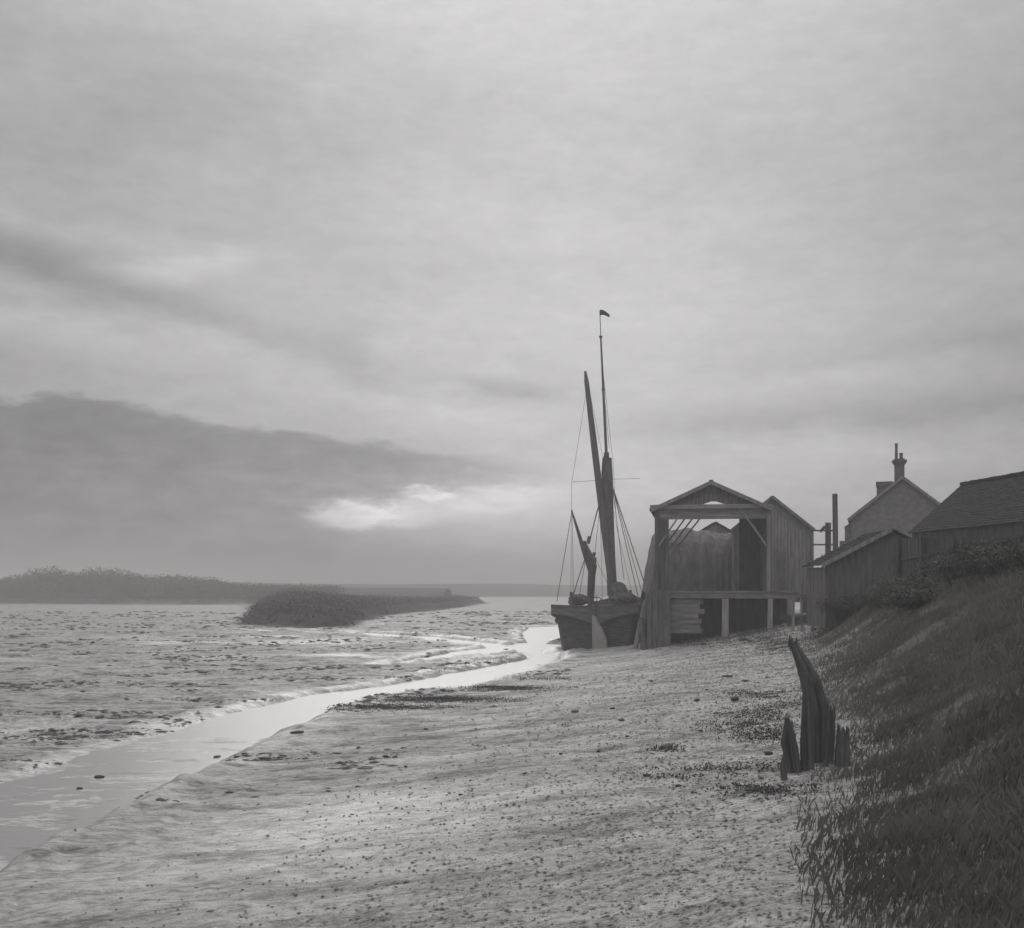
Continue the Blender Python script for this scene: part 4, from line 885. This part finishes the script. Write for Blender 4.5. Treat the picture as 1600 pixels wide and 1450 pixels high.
# ------------------------------------------------------------------ stones, clods, pebbles
def stone_mesh(seed, flat=.55):
    g_ = np.random.default_rng(seed); import bmesh
    bm = bmesh.new(); bmesh.ops.create_icosphere(bm, subdivisions=2, radius=1)
    sc = np.array([1.0, .75, flat]); ph = g_.uniform(0, 6, 6)
    for v in bm.verts:
        q_ = 1 + .16 * math.sin(3 * v.co.x + ph[0]) + .14 * math.sin(4 * v.co.y + ph[1]) + .1 * math.sin(5 * v.co.z + ph[2]) + g_.uniform(-.05, .05)
        v.co = Vector((v.co.x * sc[0] * q_, v.co.y * sc[1] * q_, v.co.z * sc[2] * q_))
    me = bpy.data.meshes.new('stone'); bm.to_mesh(me); bm.free(); me.materials.append(M_STONE); return me
SM = [stone_mesh(i) for i in range(6)]
spots = [(1137, 1055, 1.0), (1165, 1062, .8), (1148, 1091, 1.3), (1089, 1092, .9), (899, 1110, 1.2), (957, 1105, .6), (971, 1124, .7), (1042, 1166, 1.9), (1018, 1062, .6), (1104, 1076, .5),
         (1200, 1176, 1.3), (1199, 1056, .6), (464, 1143, 1.3), (443, 1128, .6), (155, 1213, 1.2), (125, 1230, .8), (340, 1181, 1.1), (660, 1059, .0), (602, 1180, .9), (618, 1181, .7), (634, 1195, .5),
         (666, 1137, .6), (1150, 1118, .6), (1172, 1128, .9), (1120, 1112, .6), (980, 1148, .5), (935, 1172, .6), (876, 1176, .5), (1095, 1140, .6), (1062, 1002, 1.0), (1098, 1004, 1.1), (1160, 998, 1.2), (1172, 1000, .9), (1345, 1105, .8), (1010, 1210, .9), (560, 1165, .5), (402, 1115, .7), (432, 1121, .5), (1060, 1226, .8), (1190, 1215, .9), (720, 1240, .6), (820, 1206, .5)]
def ray_ground(px, py):
    lo_, hi_ = 4.0, 200.0; t_ = np.linspace(lo_, hi_, 4000); X = (px - CX) / F * t_; Z = EYE + (HY - py) / F * t_
    g_ = ground_z(X, t_, True); k_ = np.argmax(Z < g_); return X[k_], t_[k_], g_[k_]
kinds_ = {}
for i, (px, py, s_) in enumerate(spots):
    if s_ == 0: continue
    x, y, z = ray_ground(px, py + 3); o = bpy.data.objects.new('stone', SM[i % 6]); COL.objects.link(o)
    r_ = s_ * 7.5 * y / F; o.location = (x, y, z + r_ * .1); o.scale = (r_, r_ * random.uniform(.7, 1), r_ * random.uniform(.6, .9)); o.rotation_euler = (0, 0, random.uniform(0, 6))
    size = 'big' if s_ >= 1.2 else 'middling' if s_ >= .8 else 'small'
    place = 'on the mud below the wharf piles' if py < 1030 and px > 1000 else 'on the shingle uphill of the rotten pile' if px > 1070 and py < 1150 else 'on the shingle left of the stakes' if px > 990 else 'in the middle of the foreshore' if px > 800 else 'on the mud beside the creek' if px > 400 and py < 1150 else 'on the low mud at lower left' if px < 400 else 'on the near foreshore'
    kinds_.setdefault((size, place), []).append((px, o))
ORD = ['leftmost', 'second from left', 'third from left', 'fourth from left', 'fifth from left', 'sixth from left']
for (size, place), L_ in kinds_.items():
    L_.sort(key=lambda q: q[0])
    for k_, (px, o) in enumerate(L_):
        lab = size + ' dark weedy stone ' + place if len(L_) == 1 else ORD[k_] + ' of the ' + size + ' dark stones ' + place
        tag(o, lab, 'stone', 'dark stones scattered over the foreshore')
# pebbles
def scatter(n, fx, fy, seed):
    g_ = np.random.default_rng(seed); y = fy(g_, n); x = fx(g_, y); return x, y, ground_z(x, y)
ico = np.array([(0, 0, 1), (.9, 0, .3), (.28, .85, .3), (-.72, .53, .3), (-.72, -.53, .3), (.28, -.85, .3), (.0, 0, -.6)]); icf = np.array([(0, 1, 2), (0, 2, 3), (0, 3, 4), (0, 4, 5), (0, 5, 1), (6, 2, 1), (6, 3, 2), (6, 4, 3), (6, 5, 4), (6, 1, 5)])
g_ = np.random.default_rng(12); n_ = 26000
y = 6 * (64 / 6) ** g_.random(n_); x = toe_x(y) - np.abs(g_.normal(size=n_)) * np.interp(y, [5, 30, 65], [3.2, 4.5, 3.0]) + .3
z = ground_z(x, y); keep = (z > .15); x, y, z = x[keep], y[keep], z[keep]
s_ = (.006 + .016 * g_.random(len(x)) ** 3) * (1 + y / 30)
th = g_.uniform(0, 6.28, len(x)); c_, sn = np.cos(th), np.sin(th)
P = ico[None] * s_[:, None, None] * np.array([1.2, .9, .55]) * g_.uniform(.75, 1.25, (len(x), 7, 1))
PX = P[..., 0] * c_[:, None] - P[..., 1] * sn[:, None]; PYy = P[..., 0] * sn[:, None] + P[..., 1] * c_[:, None]
Vp = np.stack([PX + x[:, None], PYy + y[:, None], P[..., 2] + z[:, None] + s_[:, None] * .1], -1).reshape(-1, 3)
Fp = (icf[None] + 7 * np.arange(len(x))[:, None, None]).reshape(-1, 3)
peb = np_mesh('pebbles', Vp, Fp, M_PEB, False); tag(peb, 'fine shingle and shells strewn over the foreshore', 'shingle', kind='stuff')

# ------------------------------------------------------------------ bank vegetation
def blades(n, seed, name, m_, hmin, hmax, label, fx, y0, y1, wd=.0038):
    g_ = np.random.default_rng(seed); y = y0 * (y1 / y0) ** g_.random(n); x = fx(g_, y); pt = fbm(x * .9, y * .9, 3, 131 + seed)
    k_ = pt > -.16 + .1 * g_.normal(size=n); x, y, pt = x[k_], y[k_], pt[k_]; z = ground_z(x, y); n = len(x)
    H = g_.uniform(hmin, hmax, n) * (1 + 1.6 * np.clip(pt, -.2, .4)); w_ = wd * g_.uniform(.6, 1.4, n) * (1 + y / 25); a = g_.uniform(0, 3.14, n); ln = g_.normal(0, .35, (n, 2)) * H[:, None]; ln[:, 0] += .15 * H
    dx, dy = np.cos(a) * w_, np.sin(a) * w_
    V1 = np.stack([np.stack([x - dx, y - dy, z - .03], -1), np.stack([x + dx, y + dy, z - .03], -1), np.stack([x + dx * .6 + ln[:, 0] * .4, y + dy * .6 + ln[:, 1] * .4, z + H * .6], -1), np.stack([x + ln[:, 0], y + ln[:, 1], z + H], -1)], 1).reshape(-1, 3)
    o = np_mesh(name, V1, np.arange(4 * n).reshape(n, 4), m_, False); return tag(o, label, 'grass', kind='stuff')
blades(420000, 2, 'bank_grass', M_GRASS, .04, .15, 'rough dark grass covering the right bank', lambda g_, y: toe_x(y) - .2 + np.interp(y, [4, 30, 60], [6.8, 8.5, 6.5]) * g_.random(len(y)) ** .52, 4.5, 62)
blades(16000, 9, 'dead_stalks', M_GRASS, .10, .30, 'tall dead stalks rising from the bank grass', lambda g_, y: toe_x(y) + .6 + 6 * g_.random(len(y)) ** .7, 6, 60, wd=.003)
def bush(px, py, Y, w_, hgt, label, seed, n=1400, sz=.10):
    n, sz = n * 6, sz * .38
    a = at(px, py, Y); g0 = gz(a.x, Y); g_ = np.random.default_rng(seed)
    hgt *= .78; t_ = thing('bush', label, 'bush', (a.x, Y, g0), group='bushes on the right bank'); C_, R_ = [], []
    for i in range(13):
        C_.append((g_.uniform(-.7, .7) * w_ / 2, g_.uniform(-.6, .6) * w_ / 2, hgt * g_.uniform(.25, .7))); r_ = w_ * g_.uniform(.13, .3); R_.append((r_, r_, min(r_ * 1.1, hgt * g_.uniform(.25, .45))))
    V1, F1 = leaves(C_, R_, n, sz, seed=seed, shell=.05); o = np_mesh('crown', V1, F1, M_LEAF, False); o.parent = t_
    tr_ = MB()
    for c in C_[:6]: tr_.tube([(0, 0, -.2), (c[0] * .4, c[1] * .4, c[2] * .5), c], [.05, .035, .015], 5)
    tr_.build('stems', M_DARK, t_); return t_
for i, (px, py, Y, w_, h_, lab) in enumerate(((1330, 940, 47, 2.6, 1.1, 'low bush under the left eave of the boathouse'), (1375, 930, 43, 2.8, 1.3, 'bush against the boathouse front, left of the fence'), (1430, 925, 38, 2.8, 1.5, 'bush in front of the left end of the plank fence'), (1490, 930, 34, 3.0, 1.5, 'broad bush before the middle of the plank fence'),
      (1560, 940, 30, 2.8, 1.5, 'bush before the fence near the right edge'), (1250, 960, 60, 2.0, .7, 'small bush beside the wharf end'), (1290, 950, 53, 2.4, .8, 'low bush left of the boathouse, by the stakes'), (1440, 985, 33, 2.4, .8, 'low bramble mound below the left end of the fence'))):
    bush(px, py, Y, w_, h_, lab, 200 + i, 1600 if Y < 40 else 1100, .09)

# ------------------------------------------------------------------ dark weed on the upper foreshore; rows along the creek stand in for its shaded edge
g_ = np.random.default_rng(77); WX, WYy = [], []
for (px, py, a, b, n_) in ((1090, 1003, 60, 8, 500), (1180, 992, 60, 12, 700), (1215, 1010, 30, 10, 250), (1195, 1120, 50, 14, 200), (1160, 1135, 60, 8, 160), (1190, 1150, 45, 8, 180), (1220, 1100, 30, 20, 120), (1290, 1030, 50, 30, 200), (1050, 1170, 40, 5, 60), (1180, 1085, 50, 6, 130), (1140, 1200, 90, 6, 120), (1190, 1235, 60, 8, 200), (1060, 1215, 60, 4, 60), (600, 1106, 80, 3, 350), (690, 1094, 90, 3, 500), (790, 1076, 70, 3, 450), (800, 1030, 60, 3, 140), (700, 1048, 60, 3, 120), (850, 1060, 60, 3, 100)):
    qx, qy = g_.normal(px, a * .6, n_), g_.normal(py, b * .6, n_); den = np.maximum(20, qy - HY); d_ = 3.0 * F / den
    for _k in range(4): d_ = (EYE - ground_z((qx - CX) * d_ / F, d_)) * F / den
    WX += list((qx - CX) * d_ / F); WYy += list(d_)
WX, WYy = np.array(WX), np.array(WYy); wz = ground_z(WX, WYy); rr = g_.uniform(.05, .16, len(WX)) * (1 + WYy / 40)
V_, F_ = leaves(np.stack([WX, WYy, wz + .01], -1), np.stack([rr * 1.6, rr, rr * .28], -1), 60000, .022, seed=78, shell=.1)
weed = np_mesh('shore_weed_and_shade', V_, F_, M_FAR, False); tag(weed, 'dark stranded weed on the foreshore, with dark rows standing in for shade along the creek edge', 'weed', kind='stuff')

# ------------------------------------------------------------------ clods of mud left on the flats
n_ = 60000; y = 20 * (200 / 20) ** g_.random(n_); x = -.47 * y + g_.random(n_) * (.47 * y + .05 * y)
cl = fbm(x * .22, y * .42, 4, 201) + .25 * fbm(x * 1.2, y * 1.6, 2, 203); z = ground_z(x, y); sdm = poly_sd(x, y, MARSH)
keep = (cl > .13 + .05 * g_.normal(size=n_)) & (z > .012) & (z < .5) & (sdm < -1); x, y, z = x[keep], y[keep], z[keep]
s_ = (.018 + .09 * g_.random(len(x)) ** 4) * (.45 + y / 60); th = g_.uniform(-.5, .5, len(x)); c_, sn = np.cos(th), np.sin(th)
P = ico[None] * s_[:, None, None] * np.array([1.9, .9, .5]) * g_.uniform(.6, 1.4, (len(x), 7, 1))
PX = P[..., 0] * c_[:, None] - P[..., 1] * sn[:, None]; PYy = P[..., 0] * sn[:, None] + P[..., 1] * c_[:, None]
Vp = np.stack([PX + x[:, None], PYy + y[:, None], P[..., 2] + z[:, None]], -1).reshape(-1, 3); Fp = (icf[None] + 7 * np.arange(len(x))[:, None, None]).reshape(-1, 3)
M_CLOD = mat('dark_mud_clods', .06, .16, 1.0, (1, 1, 1), .6, .3)
clods = np_mesh('mud_clods', Vp, Fp, M_CLOD, False); tag(clods, 'dark clods strewn over the mud flats', 'mud', kind='stuff')

# ------------------------------------------------------------------ evening haze
hzm = bpy.data.materials.new('haze'); hzm.use_nodes = True; t = hzm.node_tree; t.nodes.clear()
pv = t.nodes.new('ShaderNodeVolumePrincipled'); pv.inputs['Color'].default_value = (.86, .85, .85, 1); pv.inputs['Density'].default_value = .0021; pv.inputs['Anisotropy'].default_value = 0.0
om = t.nodes.new('ShaderNodeOutputMaterial'); t.links.new(pv.outputs[0], om.inputs['Volume'])
hz_ = MB().box(-4600, 4600, -310, 6600, -3, 27).build('haze', hzm); tag(hz_, kind='stuff')
